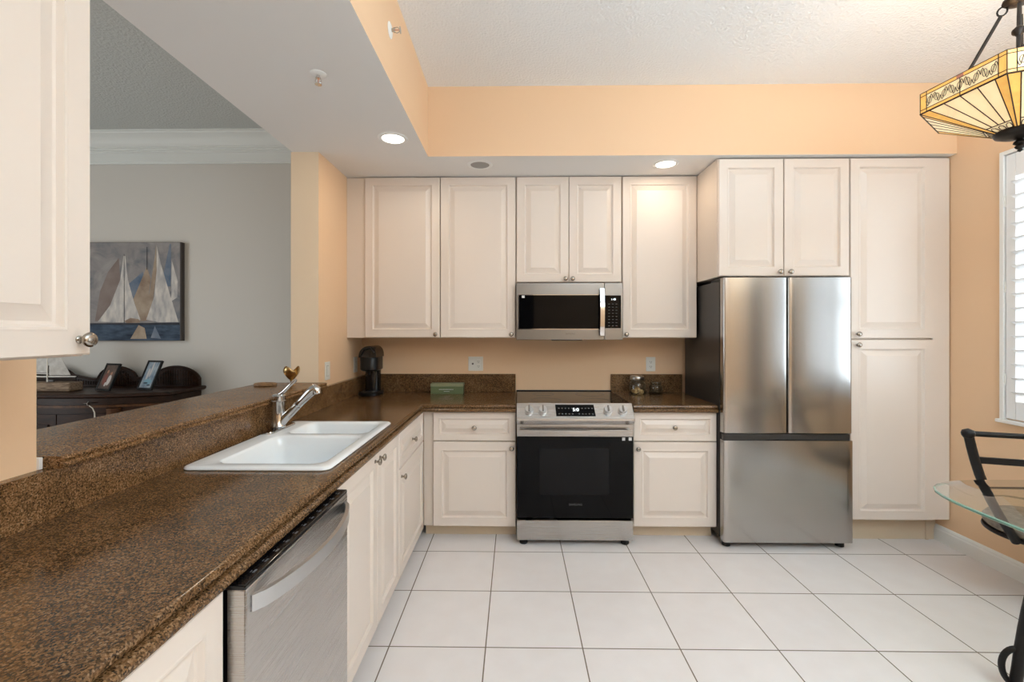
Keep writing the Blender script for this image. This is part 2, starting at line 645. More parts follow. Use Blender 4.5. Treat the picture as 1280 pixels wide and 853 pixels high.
mb = MB()
mb.box(XLO, XR+0.15, YB, YB+0.12, 0, ZS)
struct('wall_back', mb, MT['peach'])

mb = MB()
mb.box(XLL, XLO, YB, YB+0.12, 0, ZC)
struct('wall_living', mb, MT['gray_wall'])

# left wall: corner pier, low wall under the bar, wall carrying the near cabinet
mb = MB()
def wall_piece(y0, y1, z0, z1):
    mb.mi = 0
    mb.poly([(XL, y0, z0), (XL, y1, z0), (XL, y1, z1), (XL, y0, z1)])
    mb.mi = 1
    mb.poly([(XLO, y0, z0), (XLO, y1, z0), (XLO, y1, z1), (XLO, y0, z1)])
    mb.mi = 2
    for y in (y0, y1):
        mb.poly([(XL, y, z0), (XLO, y, z0), (XLO, y, z1), (XL, y, z1)])
    for z in (z0, z1):
        mb.poly([(XL, y0, z), (XLO, y0, z), (XLO, y1, z), (XL, y1, z)])
wall_piece(JB, YB, 0, ZS)
wall_piece(JN, JB, 0, 1.028)
wall_piece(YR, JN, 0, ZS)
struct('wall_left', mb, [MT['peach'], MT['gray_wall'], MT['jamb_paint']])

# right wall with the shuttered window and a dark stand-in for a dim doorway further back
WY0, WY1, WZ0, WZ1 = 1.17, 2.595, 0.885, 2.385
DY0, DY1 = 0.02, 0.78
mb = MB()
for y0, y1, z0, z1 in ((WY1, YB, 0, ZC), (DY1, WY0, 0, ZC), (WY0, WY1, 0, WZ0), (WY0, WY1, WZ1, ZC),
                       (YR, DY0, 0, ZC), (DY0, DY1, 2.05, ZC)):
    mb.box(XR, XR+0.15, y0, y1, z0, z1)
struct('wall_right', mb, MT['peach'])

mb = MB()
mb.box(XLL-0.12, XLL, YR, YB, 0, 0.5)
mb.box(XLL-0.12, XLL, YR, YB, 2.5, ZC)
mb.box(XLL-0.12, XLL, YR, -0.6, 0.5, 2.5)
mb.box(XLL-0.12, XLL, 1.8, YB, 0.5, 2.5)
struct('wall_living_side', mb, MT['gray_wall'])

mb = MB()
for x0, x1, z0, z1 in ((XLL, -0.55, 0, ZC), (0.35, XR+0.15, 0, ZC), (-0.55, 0.35, 2.10, ZC)):
    mb.box(x0, x1, YR-0.12, YR, z0, z1)
struct('wall_rear', mb, MT['peach'])

mb = MB()
prof = [(0, 0), (-0.016, 0), (-0.016, 0.075), (-0.012, 0.083), (-0.012, 0.092), (-0.006, 0.102), (0, 0.104)]
mb.prism([(XR+a, z) for a, z in prof], 'y', DY1+0.07, 3.03)
mb.prism([(XR+a, z) for a, z in prof], 'y', YR, DY0-0.07)
struct('baseboard_right', mb, MT['trim'])

mb = MB()
mb.prism([(YB-a-0.001, z) for a, z in [(0, 0), (0.016, 0), (0.016, 0.085), (0.008, 0.104), (0, 0.104)]], 'x', XLL, XLO)
struct('baseboard_living', mb, MT['trim'])

# built-up crown moulding in the living room
mb = MB()
cr = [(0, 2.735), (0.012, 2.735), (0.012, 2.745), (0.018, 2.750), (0.018, 2.82), (0.028, 2.826), (0.028, 2.834), (0.036, 2.838),
      (0.036, 2.850), (0.046, 2.855), (0.046, 2.866), (0.056, 2.874), (0.066, 2.890), (0.082, 2.912), (0.104, 2.930),
      (0.125, 2.938), (0.128, 2.948), (0.140, 2.950), (0.140, 2.96), (0, 2.96)]
mb.prism([(YB-a-0.001, z) for a, z in cr], 'x', XLL, XLO-0.002)
struct('trim_1', mb, MT['moulding'], angle=20)

# thin paint-grade corner strip at the near jamb beside the bar top
mb = MB()
mb.box(XL-0.05, XL+0.008, JN, JN+0.009, 1.029, 1.060, 0.002)
struct('trim_2', mb, MT['trim'])

# window_1: casing, sill, sash and pane
win = bpy.data.objects.new('window_1', None)
C.objects.link(win)
win.location = (XR, 1.88, WZ0)
win['kind'] = 'structure'
def wl(mb, x0, x1, y0, y1, z0, z1, b=0.002):
    mb.box(x0-XR, x1-XR, y0-1.88, y1-1.88, z0-WZ0, z1-WZ0, b)
mb = MB()
for y0, y1, z0, z1 in ((WY1, WY1+0.022, WZ0-0.005, WZ1+0.022), (WY0-0.022, WY0, WZ0-0.005, WZ1+0.022), (WY0, WY1, WZ1, WZ1+0.022)):
    wl(mb, XR-0.022, XR+0.004, y0, y1, z0, z1)
obj('casing', mb, MT['trim'], win)
mb = MB()
wl(mb, XR-0.035, XR+0.15, WY0-0.035, WY1+0.035, WZ0-0.022, WZ0-0.002, 0.004)
obj('sill', mb, MT['trim'], win)
mb = MB()
wl(mb, XR+0.018, XR+0.15, WY1-0.006, WY1-0.0005, WZ0, WZ1, 0)
wl(mb, XR+0.018, XR+0.15, WY0+0.0005, WY0+0.006, WZ0, WZ1, 0)
wl(mb, XR+0.018, XR+0.15, WY0+0.006, WY1-0.006, WZ1-0.006, WZ1-0.0005, 0)
obj('reveal_lining', mb, MT['trim'], win)
mb = MB()
for y0, y1, z0, z1 in ((WY0, WY0+0.05, WZ0, WZ1), (WY1-0.05, WY1, WZ0, WZ1), (WY0+0.05, WY1-0.05, WZ0, WZ0+0.05),
                       (WY0+0.05, WY1-0.05, WZ1-0.05, WZ1), (WY0+0.05, WY1-0.05, 1.62, 1.66)):
    wl(mb, XR+0.10, XR+0.14, y0, y1, z0, z1)
obj('sash', mb, MT['trim'], win)
mb = MB()
wl(mb, XR+0.117, XR+0.121, WY0+0.05, WY1-0.05, WZ0+0.05, WZ1-0.05, 0)
obj('pane', mb, MT['pane'], win)

# plantation shutters: two hinged panels with tilted louvers
def shutter(y0, y1, label):
    t = thing('plantation_shutter', label, 'shutter', (XR, (y0+y1)/2, WZ0+0.004), 0, 'plantation shutters of the breakfast window')
    h = WZ1-WZ0-0.008
    w = (y1-y0)/2-0.003
    mb = MB()
    mb.box(-0.012, 0.016, w-0.05, w, 0, h, 0.003)
    mb.box(-0.012, 0.016, -w, -w+0.05, 0, h, 0.003)
    mb.box(-0.012, 0.016, -w+0.05, w-0.05, h-0.13, h, 0.003)
    mb.box(-0.012, 0.016, -w+0.05, w-0.05, 0, 0.10, 0.003)
    obj('frame', mb, MT['louver'], t)
    n = 16
    z = 0.145
    st = (h-0.13-0.10-0.09)/(n-1)
    src = None
    for k in range(n):
        if src is None:
            m2 = MB()
            pr = []
            for i in range(16):
                a = 2*PI*i/16
                pr.append((0.044*math.cos(a), 0.0055*math.sin(a)))
            m2.prism(pr, 'y', -w+0.052, w-0.052)
            src = obj('louver', m2, MT['louver'], t, 40, (0.0, 0, z), (0, math.radians(18), 0))
        else:
            share('louver', src, t, (0.0, 0, z+st*k), (0, math.radians(18), 0))
    for zz in (0.22, h*0.5, h-0.26):
        m2 = MB()
        m2.lathe([(0.004, -0.03), (0.004, 0.03)], (-0.014, w+0.001, zz), 8)
        obj('hinge', m2, MT['white_plastic'], t)
shutter(1.883, WY1, 'white louvered plantation shutter nearest the pantry corner')
shutter(WY0, 1.877, 'white louvered plantation shutter on the right, further from the pantry')

# unseen dark slabs put in for dim doorways in reflections, and one casing
mb = MB()
mb.box(XR+0.02, XR+0.06, DY0+0.004, DY1-0.004, 0.006, 2.045, 0.003)
door = struct('doorway_slab_1', mb, MT['doorway_dark'])
mb = MB()
for y0, y1, z0, z1 in ((DY0-0.07, DY0, 0, 2.12), (DY1, DY1+0.07, 0, 2.12), (DY0, DY1, 2.05, 2.12)):
    mb.box(XR-0.015, XR-0.001, y0, y1, z0, z1, 0.003)
struct('trim_3', mb, MT['trim'])
mb = MB()
mb.box(-0.546, 0.346, YR-0.07, YR-0.03, 0.006, 2.095, 0.003)
struct('doorway_slab_2', mb, MT['doorway_dark'])  # added slab, dark in place of the dim hall beyond the rear opening

# ------------------------------------------------------------------ cabinets
def door_mb(w, h, t=0.022, stile=0.058, ramp=0.030):
    """raised-panel front; x 0..w, z 0..h, back at y=0, face at y=-t"""
    mb = MB()
    prof = [(0.0, 0.0), (0.0, -t+0.004), (0.0035, -t), (stile-0.008, -t), (stile-0.004, -t-0.0018), (stile+0.001, -t-0.0012), (stile+0.007, -t+0.0105),
            (stile+0.013, -t+0.0120), (stile+0.013+ramp, -t+0.002), (stile+0.015+ramp, -t+0.0008)]
    lps = []
    for i, y in prof:
        lps.append([(i, y, i), (w-i, y, i), (w-i, y, h-i), (i, y, h-i)])
    mb.loops(lps)
    return mb


_kb = MB()
_kb.lathe([(0.0085, 0), (0.0085, 0.002), (0.0055, 0.004), (0.005, 0.012), (0.009, 0.016), (0.0145, 0.019), (0.0160, 0.0235), (0.0140, 0.0275), (0.008, 0.030), (0.0, 0.0305)], (0, 0, 0), 20, 'y')
KNOB = [None]


def knob(parent, x, y, z):
    if KNOB[0] is None:
        KNOB[0] = obj('knob', _kb, MT['nickel'], parent, 50, (x, y, z))
        return KNOB[0]
    return share('knob', KNOB[0], parent, (x, y, z))


def front(parent, kind, x0, x1, z0, z1, kn=None):
    w, h = x1-x0, z1-z0
    if kind == 'drawer':
        mb = door_mb(w, h, stile=0.043, ramp=0.024)
    else:
        mb = door_mb(w, h)
    o = obj(kind, mb, MT['cream'], parent, 25, (x0, 0, z0))
    if kn:
        knob(o, kn[0]-x0, -0.022, kn[1]-z0)
    return o


def base_cab(label, loc, rz, w, fronts, group, depth=0.59, top=0.852, fx=(0, 0), toe=True, zb=0.088):
    t = thing('base_cabinet', label, 'cabinet', loc, rz, group)
    mb = MB()
    mb.box(0, w, 0, 0.018, zb, top)                   # face frame board behind the fronts
    mb.box(0, 0.016, 0.018, depth, zb, top)
    mb.box(w-0.016, w, 0.018, depth, zb, top)
    mb.box(0.016, w-0.016, 0.018, depth, zb, zb+0.016)
    mb.box(0.016, w-0.016, depth-0.008, depth, zb+0.016, top)
    obj('body', mb, MT['cream_body'], t)
    if toe:
        mb = MB()
        mb.box(0, w, 0.07, 0.09, 0.0, zb)
        obj('toe_kick', mb, MT['toe'], t)
    for f in fronts:
        front(t, *f)
    return t


FY = 2.985    # face of the back-run base cabinets
base_cab('cream base cabinet with one drawer and door, left of the range', (-0.61, FY, 0), 0, 0.616,
         [('drawer', 0.066, 0.613, 0.658, 0.848, (0.34, 0.747)), ('door', 0.066, 0.613, 0.092, 0.652, (0.586, 0.612))], 'cream base cabinets')
base_cab('cream base cabinet with one drawer and door, between range and refrigerator', (0.775, FY, 0), 0, 0.548,
         [('drawer', 0.003, 0.546, 0.660, 0.850, (0.268, 0.752)), ('door', 0.003, 0.546, 0.098, 0.654, (0.030, 0.612))], 'cream base cabinets')
FX = -0.632
base_cab('cream corner base cabinet with drawer over narrow door, beside the sink cabinet', (FX, 2.352, 0), PI/2, 0.628,
         [('drawer', 0.004, 0.622, 0.658, 0.848, (0.300, 0.745)), ('door', 0.004, 0.622, 0.074, 0.652, (0.045, 0.606))], 'cream base cabinets', depth=0.56)
base_cab('cream two-door base cabinet under the white sink', (FX, 1.535, 0), PI/2, 0.813,
         [('door', 0.003, 0.440, 0.074, 0.848, (0.408, 0.818)), ('door', 0.445, 0.810, 0.074, 0.848, (0.476, 0.818))], 'cream base cabinets', depth=0.56)
base_cab('cream base cabinet at the near end of the counter, this side of dishwasher', (FX, 0.335, 0), PI/2, 0.60,
         [('door', 0.004, 0.596, 0.074, 0.846, None)], 'cream base cabinets', depth=0.56)


def upper_cab(label, x0, x1, z0, z1, yf, fronts, group, name='wall_cabinet', toe=None, body_x1=None):
    t = thing(name, label, 'cabinet', (x0, yf, z0), 0, group)
    mb = MB()
    mb.box(0, (body_x1 or x1)-x0-0.001, 0, YB-yf-0.001, 0, z1-z0, 0.001, 1)
    obj('body', mb, MT['cream_body'], t)
    for k, a, b, c, d, kn in fronts:
        front(t, k, a-x0, b-x0, c-z0, d-z0, (kn[0]-x0, kn[1]-z0) if kn else None)
    return t


UY, UZ0, UZ1 = 3.277, 1.334, 2.503
G = 'cream wall cabinets on the back wall'
upper_cab('tall cream wall cabinet in the left corner above the coffee maker', -1.100, -0.5467, UZ0, UZ1+0.004, UY,
          [('door', -1.098, -0.549, UZ0+0.003, UZ1, (-0.578, 1.360))], G)
upper_cab('tall cream wall cabinet directly left of the microwave', -0.5457, 0.0045, UZ0, UZ1+0.004, UY,
          [('door', -0.543, 0.001, UZ0+0.003, UZ1, (-0.030, 1.360))], G)
upper_cab('short cream two-door wall cabinet above the microwave', 0.0055, 0.7705, 1.735, UZ1+0.004, UY,
          [('door', 0.010, 0.386, 1.738, UZ1, (0.362, 1.762)), ('door', 0.390, 0.766, 1.738, UZ1, (0.414, 1.762))], G)
upper_cab('tall cream wall cabinet right of the microwave, beside the refrigerator', 0.7715, 1.3115, UZ0, UZ1+0.004, UY,
          [('door', 0.776, 1.309, UZ0+0.003, UZ1, (0.800, 1.360))], G)
upper_cab('deep cream two-door wall cabinet over the refrigerator', 1.3125, 2.1525, 1.737, 2.505, 2.94,
          [('door', 1.316, 1.7295, 1.740, 2.498, (1.700, 1.766)), ('door', 1.7345, 2.150, 1.740, 2.498, (1.766, 1.766))], G)
t = upper_cab('floor-to-soffit cream pantry cabinet right of the refrigerator', 2.1535, 2.798, 0.165, 2.505, 2.94,
              [('door', 2.157, 2.685, 1.338, 2.498, (2.197, 1.366)), ('door', 2.157, 2.685, 0.169, 1.328, (2.197, 1.296))], None, 'pantry_cabinet')
mb = MB()
mb.box(0, 0.640, 0.085, 0.105, -0.165, 0)
mb.box(0.570, 0.5865, 0.075, 0.085, -0.165, 0)
obj('toe_kick', mb, MT['toe'], t)
mb = MB()
mb.box(0.5345, 0.640, -0.012, 0, 0.004, 2.333, 0.002)
obj('filler_strip', mb, MT['cream'], t)

mb = MB()
mb.box(-1.2345, -1.101, UY-0.006, UY+0.014, UZ0, UZ1+0.004, 0.001, 1)
tag(obj('filler_panel', mb, MT['cream_body']), 'narrow cream filler strip between left wall and corner wall cabinet', 'filler panel')

# near wall cabinet on the left wall (its door faces the room)
t = thing('wall_cabinet', 'cream wall cabinet close to the camera, top left, knob at door corner', 'cabinet', (-0.940, 0.50, 1.334), PI/2, 'cream wall cabinets on the left wall')
mb = MB()
mb.box(0, 0.462, 0, 0.293, 0, 1.172, 0.001, 1)
obj('body', mb, MT['cream_body'], t)
front(t, 'door', 0.003, 0.459, 0.003, 1.166, (0.432, 0.036))

# ------------------------------------------------------------------ granite: countertops, splashes, bar ledge
ZT = 0.900
CX, CY = -0.622, 2.952     # top-edge lines of the left run and of the back run
PROF = [(0.0, 0.0), (0.004, -0.0008), (0.009, -0.004), (0.0115, -0.009), (0.0125, -0.015), (0.0110, -0.0185), (0.0045, -0.0200),
        (0.0045, -0.0235), (0.017, -0.0250), (0.0245, -0.032), (0.026, -0.038), (0.0245, -0.0435), (0.020, -0.0465), (-0.02, -0.0465)]


def edge_sweep(mb, path, dirs):
    """nosing along path; dirs gives the outward (mitred) direction at every path point"""
    lps = []
    for (x, y), (dx, dy) in zip(path, dirs):
        lps.append([(x+dx*o, y+dy*o, ZT+z) for o, z in PROF])
    mb.loops(lps)


SX0, SX1, SY0, SY1 = -1.172, -0.646, 1.545, 2.352   # sink rim
mb = MB()
e = 0.025
hx0, hx1, hy0, hy1 = SX0+e, SX1-e, SY0+e, SY1-e
YN = 0.335
for x0, x1, y0, y1 in ((-1.204, CX, YN, hy0), (-1.204, hx0, hy0, hy1), (hx1, CX, hy0, hy1), (-1.204, CX, hy1, CY), (-1.204, 0.003, CY, 3.57)):
    mb.box(x0, x1, y0, y1, ZT-0.0465, ZT)
edge_sweep(mb, [(CX, YN), (CX, CY), (0.003, CY)], [(1, 0), (1, -1), (0, -1)])
tag(obj('countertop', mb, MT['granite'], angle=30), 'L-shaped brown granite countertop with rounded edge holding the sink', 'countertop')
mb = MB()
mb.box(0.773, 1.318, CY, 3.57, ZT-0.0465, ZT)
edge_sweep(mb, [(0.773, CY), (1.318, CY)], [(0, -1), (0, -1)])
tag(obj('countertop', mb, MT['granite'], angle=30), 'short brown granite countertop between range and refrigerator', 'countertop')

mb = MB()
mb.box(XL+0.001, -1.205, YN-0.6, 3.599, ZT-0.045, 1.028)
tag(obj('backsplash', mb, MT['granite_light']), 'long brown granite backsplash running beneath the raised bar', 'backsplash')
mb = MB()
mb.box(-1.2045, 0.002, 3.572, 3.599, ZT-0.002, 1.040, 0.0015, 1)
tag(obj('backsplash', mb, MT['granite']), 'brown granite backsplash strip on back wall left of the range', 'backsplash')
mb = MB()
mb.box(0.762, 1.322, 3.572, 3.599, ZT-0.002, 1.040, 0.0015, 1)
tag(obj('backsplash', mb, MT['granite']), 'brown granite backsplash strip behind the glass jars, right of range', 'backsplash')
mb = MB()
pr = [(-1.59, 1.029), (-1.585, 1.0285), (-1.190, 1.0285), (-1.181, 1.031), (-1.178, 1.037), (-1.180, 1.0425), (-1.184, 1.045), (-1.182, 1.0485), (-1.181, 1.054), (-1.185, 1.0595), (-1.192, 1.061), (-1.585, 1.061), (-1.59, 1.057)]
mb.prism(pr, 'y', JN+0.013, JB-0.001)
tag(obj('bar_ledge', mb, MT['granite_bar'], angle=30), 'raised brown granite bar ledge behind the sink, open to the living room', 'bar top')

# ------------------------------------------------------------------ sink
t = thing('kitchen_sink', 'white enamel double-bowl drop-in sink set in the granite counter', 'sink', (SX0, SY0, ZT))
W, D = SX1-SX0, SY1-SY0
mb = MB()
bm = mb.bm
def ring(pts, z):
    return [bm.verts.new((x, y, z)) for x, y in pts]
def skin(a, b):
    n = len(a)
    for i in range(n):
        j = (i+1) % n
        bm.faces.new((a[i], a[j], b[j], b[i]))
def inset_rr(x0, x1, y0, y1, r, d):
    return rrect(x0+d, x1-d, y0+d, y1-d, max(r-d, 0.004))
o0 = ring(inset_rr(0, W, 0, D, 0.035, 0.003), 0.0006)
o1 = ring(inset_rr(0, W, 0, D, 0.035, 0.0), 0.004)
o2 = ring(inset_rr(0, W, 0, D, 0.035, 0.002), 0.009)
o3 = ring(inset_rr(0, W, 0, D, 0.035, 0.008), 0.0125)
o4 = ring(inset_rr(0, W, 0, D, 0.035, 0.016), 0.0135)
for a, b in ((o0, o1), (o1, o2), (o2, o3), (o3, o4)):
    skin(a, b)
bowls = [(0.088, W-0.038, 0.045, 0.468), (0.105, W-0.038, 0.508, D-0.042)]
tops = []
for bx0, bx1, by0, by1 in bowls:
    r0 = ring(rrect(bx0, bx1, by0, by1, 0.05), 0.0135)
    tops.append(r0)
    prev = r0
    for d, z, r in ((0.005, 0.011, 0.05), (0.010, 0.002, 0.05), (0.016, -0.06, 0.05), (0.022, -0.15, 0.05), (0.034, -0.178, 0.06), (0.060, -0.190, 0.07)):
        cur = ring(rrect(bx0+d, bx1-d, by0+d, by1-d, r), z)
        skin(prev, cur)
        prev = cur
    bm.faces.new(prev)
edges = []
for lp in [o4]+tops:
    for i in range(len(lp)):
        e_ = bm.edges.get((lp[i], lp[(i+1) % len(lp)]))
        edges.append(e_)
bmesh.ops.triangle_fill(bm, use_beauty=True, use_dissolve=False, edges=edges)
obj('basin', mb, MT['white_enamel'], t, 40)
for bx0, bx1, by0, by1 in bowls:
    mb = MB()
    mb.lathe([(0.0, 0.0), (0.020, 0.0005), (0.030, 0.003), (0.042, 0.004), (0.045, 0.001), (0.045, 0.0)], ((bx0+bx1)/2, (by0+by1)/2, -0.1895), 24)
    obj('drain', mb, MT['chrome'], t)

# faucet
FXc, FYc = -1.142, 2.150
t = thing('faucet', 'chrome pull-out kitchen faucet with lever handle, behind the sink', 'faucet', (FXc, FYc, ZT+0.0138))
mb = MB()
lp = rrect(-0.030, 0.030, -0.125, 0.125, 0.028, 8)
mb.loops([[(x, y, 0) for x, y in lp], [(x, y, 0.005) for x, y in lp], [(x*0.9, y*0.975, 0.008) for x, y in lp]])
obj('base_plate', mb, MT['chrome'], t)
mb = MB()
mb.lathe([(0.031, 0.008), (0.034, 0.014), (0.031, 0.018), (0.031, 0.128), (0.032, 0.130), (0.032, 0.137), (0.030, 0.139), (0.031, 0.160), (0.025, 0.167), (0.0, 0.169)], (0, 0, 0), 28)
obj('body', mb, MT['chrome'], t, 40)
mb = MB()
d = Vector((0.71, -0.02, 0.70)).normalized()
p0 = Vector((0.008, 0, 0.030))
mb.tube([p0+d*s for s in (0.0, 0.03, 0.120)], [0.026, 0.022, 0.0195], 18)
obj('spout', mb, MT['chrome'], t, 40)
mb = MB()
mb.tube([p0+d*s for s in (0.120, 0.124, 0.17, 0.205, 0.222)], [0.016, 0.0185, 0.020, 0.023, 0.023], 18)
q = p0+d*0.222
mb.tube([q, q+d*0.016+Vector((0, 0, -0.003)), q+d*0.024+Vector((0.002, 0, -0.014)), q+d*0.026+Vector((0.004, 0, -0.034))], [0.0235, 0.025, 0.024, 0.020], 18)
obj('spray_head', mb, MT['chrome'], t, 50)
mb = MB()
mb.lathe([(0.010, 0.0), (0.012, 0.004), (0.010, 0.010), (0.0, 0.012)], (0.028, -0.002, 0.070), 12, 'x')
obj('button', mb, MT['white_plastic'], t)
mb = MB()
mb.tube([(0.0, 0, 0.162), (0.025, -0.004, 0.178), (0.052, -0.008, 0.204), (0.085, -0.012, 0.234), (0.091, -0.013, 0.240)], [0.010, 0.0085, 0.008, 0.009, 0.006], 12)
obj('handle', mb, MT['chrome'], t, 50)

# ------------------------------------------------------------------ things on the bar ledge
t = thing('brass_ornament', 'small golden brass tulip-shaped ornament standing on the bar ledge', 'ornament', (-1.335, 2.66, 1.061))
mb = MB()
mb.lathe([(0.022, 0), (0.024, 0.003), (0.010, 0.008), (0.006, 0.018), (0.010, 0.026), (0.006, 0.034), (0.0, 0.034)], (0, 0, 0), 16)
obj('stand', mb, MT['brass'], t)
for k, a in enumerate((0.9, 2.9, 4.6)):
    mb = MB()
    lps = []
    for i in range(8):
        v = i/7
        rad = 0.006+0.040*math.sin(v*PI*0.62)
        lp = []
        wdt = (0.35+0.85*math.sin(PI*min(1, v*0.85+0.1)))
        for j in range(9):
            u = (j/8-0.5)*2
            aa = a+u*wdt
            lp.append((rad*math.cos(aa), rad*math.sin(aa), 0.028+0.085*v-0.012*u*u*v))
        lps.append(lp)
    inner = [[(x*0.94, y*0.94, z+0.001) for x, y, z in lp] for lp in lps]
    bm = mb.bm
    A = [[bm.verts.new(p) for p in lp] for lp in lps]
    B = [[bm.verts.new(p) for p in lp] for lp in inner]
    for i in range(7):
        for j in range(8):
            bm.faces.new((A[i][j], A[i][j+1], A[i+1][j+1], A[i+1][j]))
            bm.faces.new((B[i][j], B[i+1][j], B[i+1][j+1], B[i][j+1]))
    for j in range(8):
        bm.faces.new((A[7][j], A[7][j+1], B[7][j+1], B[7][j]))
        bm.faces.new((A[0][j], B[0][j], B[0][j+1], A[0][j+1]))
    for i in range(7):
        bm.faces.new((A[i][0], A[i+1][0], B[i+1][0], B[i][0]))
        bm.faces.new((A[i][8], B[i][8], B[i+1][8], A[i+1][8]))
    obj('petal', mb, MT['brass'], t, 60)
mb = MB()
lps = []
for r, z in ((0.0, 0), (0.052, 0), (0.058, 0.004), (0.058, 0.014), (0.052, 0.018), (0.040, 0.018), (0.036, 0.013), (0.0, 0.013)):
    lps.append([(1.12*max(r, 1e-5)*math.cos(2*PI*k/28), 0.8*max(r, 1e-5)*math.sin(2*PI*k/28), z) for k in range(28)])
mb.loops(lps)
tag(obj('coaster_tray', mb, MT['coaster'], angle=50, loc=(-1.475, 2.63, 1.0612)), 'small oval wooden coaster tray on the bar ledge left of brass ornament', 'coaster')

# ------------------------------------------------------------------ coffee maker
t = thing('coffee_maker', 'slim black pod coffee maker in the corner of the counter', 'coffee maker', (-1.095, 3.385, ZT))
mb = MB()
mb.loops([[(x, y, z) for x, y in rrect(-0.078+d, 0.078-d, -0.105+d, 0.125-d, 0.07, 8)] for z, d in ((0.0, 0.003), (0.004, 0), (0.022, 0), (0.026, 0.004))])
obj('base', mb, MT['black'], t, 40)
mb = MB()
lpf = [(x, y) for x, y in rrect(-0.055, 0.055, 0.0, 0.12, 0.05, 8)]
mb.loops([[(x, y, 0.024) for x, y in lpf], [(x, y, 0.20) for x, y in lpf]])
obj('water_tank', mb, MT['black_gloss'], t, 40)
mb = MB()
mb.loops([[(x, y, z) for x, y in rrect(-0.066+d, 0.070-d, -0.09+d, 0.12-d, 0.055, 8)] for z, d in ((0.185, 0.012), (0.196, 0.0), (0.285, 0.0), (0.29, 0.003))])
obj('brew_head', mb, MT['black'], t, 40)
mb = MB()
n = 18
for sgn in (0,):
    prof = []
    for k in range(n+1):
        a = PI-PI*k/n
        prof.append((0.002+0.066*math.cos(a)*(1 if k < n/2 else 1.0), 0.288+0.098*math.sin(a)**0.8*(0.72+0.28*k/n)))
    mb.prism(prof, 'y', -0.085, 0.11)
obj('lid', mb, MT['black_gloss'], t, 40)
mb = MB()
mb.tube([(-0.045, -0.088, 0.30), (-0.02, -0.090, 0.345), (0.025, -0.090, 0.355), (0.055, -0.088, 0.325)], 0.008, 10)
obj('handle', mb, MT['black'], t, 50)
mb = MB()
mb.lathe([(0.012, 0), (0.012, -0.028), (0.007, -0.034)], (0, -0.045, 0.190), 14)
obj('nozzle', mb, MT['black'], t)
mb = MB()
mb.lathe([(0.055, 0), (0.057, 0.003), (0.05, 0.005), (0.0, 0.005)], (0, -0.045, 0.026), 20)
obj('drip_tray', mb, MT['steel_dark'], t)

# green box
t = thing('tea_box', 'small sage green cardboard box with faint white print on the back counter', 'box', (-0.525, 3.43, ZT))
mb = MB()
mb.box(-0.124, 0.124, 0, 0.09, 0, 0.066, 0.002)
obj('carton', mb, MT['green_box'], t)
mb = MB()
mb.box(-0.1255, 0.1255, -0.0015, 0.0915, 0.058, 0.080, 0.002)
obj('lid', mb, MT['green_edge'], t)
for k, (dx, w_, z_, h_) in enumerate(((-0.003, 0.112, 0.036, 0.004), (0.0, 0.044, 0.021, 0.003))):
    mb = MB()
    n = 14 if k == 0 else 7
    for i in range(n):
        xx = dx-w_/2+w_*i/n
        mb.box(xx, xx+w_/n*0.7, -0.0007, 0.0002, z_-h_/2, z_+h_/2)
    obj('print', mb, MT['white_mark'], t)

# jars
def jar(label, loc, r, h, lidh, lid_mat, contents):
    t = thing('glass_jar', label, 'jar', loc, 0, 'glass jars beside the refrigerator')
    mb = MB()
    mb.lathe([(r*0.88, 0), (r, 0.006), (r, h*0.72), (r*0.9, h*0.84), (r*0.72, h*0.88), (r*0.72, h)], (0, 0, 0), 28, cap=False)
    mb.poly([(r*0.88*math.cos(2*PI*k/28), r*0.88*math.sin(2*PI*k/28), 0.0005) for k in range(28)])
    obj('glass_body', mb, MT['glass'], t, 50)
    mb = MB()
    mb.lathe([(r*0.80, h-0.004), (r*0.84, h), (r*0.84, h+lidh*0.7), (r*0.76, h+lidh), (0, h+lidh)], (0, 0, 0), 28)
    obj('lid', mb, lid_mat, t, 50)
    return t
J1 = (0.935, 3.46, ZT)
jar('clear glass jar with metal lid holding cookies, on the short counter', J1, 0.064, 0.112, 0.026, MT['pewter'], True)
for k, (dx, dy, dz, rx, ry) in enumerate(((-0.018, -0.022, 0.020, 1.2, 0.2), (0.028, -0.016, 0.018, 1.3, -0.3), (-0.02, 0.022, 0.020, 1.1, 0.5),
                                          (0.022, 0.024, 0.019, 1.25, 0.1), (0.0, -0.004, 0.044, 0.4, 0.2))):
    mb = MB()
    mb.lathe([(0.0, -0.007), (0.014, -0.0068), (0.0185, -0.003), (0.019, 0.002), (0.014, 0.0065), (0.0, 0.0075)], (0, 0, 0), 18)
    lab = ('tan round cookie at the front left inside the glass jar', 'tan round cookie at the front right inside the glass jar',
           'tan round cookie at the back left inside the glass jar', 'tan round cookie at the back right inside the glass jar',
           'tan round cookie lying topmost inside the glass jar')[k]
    tag(obj('cookie', mb, MT['cookie'], angle=60, loc=(J1[0]+dx, J1[1]+dy, J1[2]+dz), rot=(rx, ry, 0)), lab, 'cookie', 'cookies in the glass jar')
jar('low empty clear glass jar nearest the refrigerator side', (1.083, 3.47, ZT), 0.050, 0.080, 0.016, MT['glass'], False)

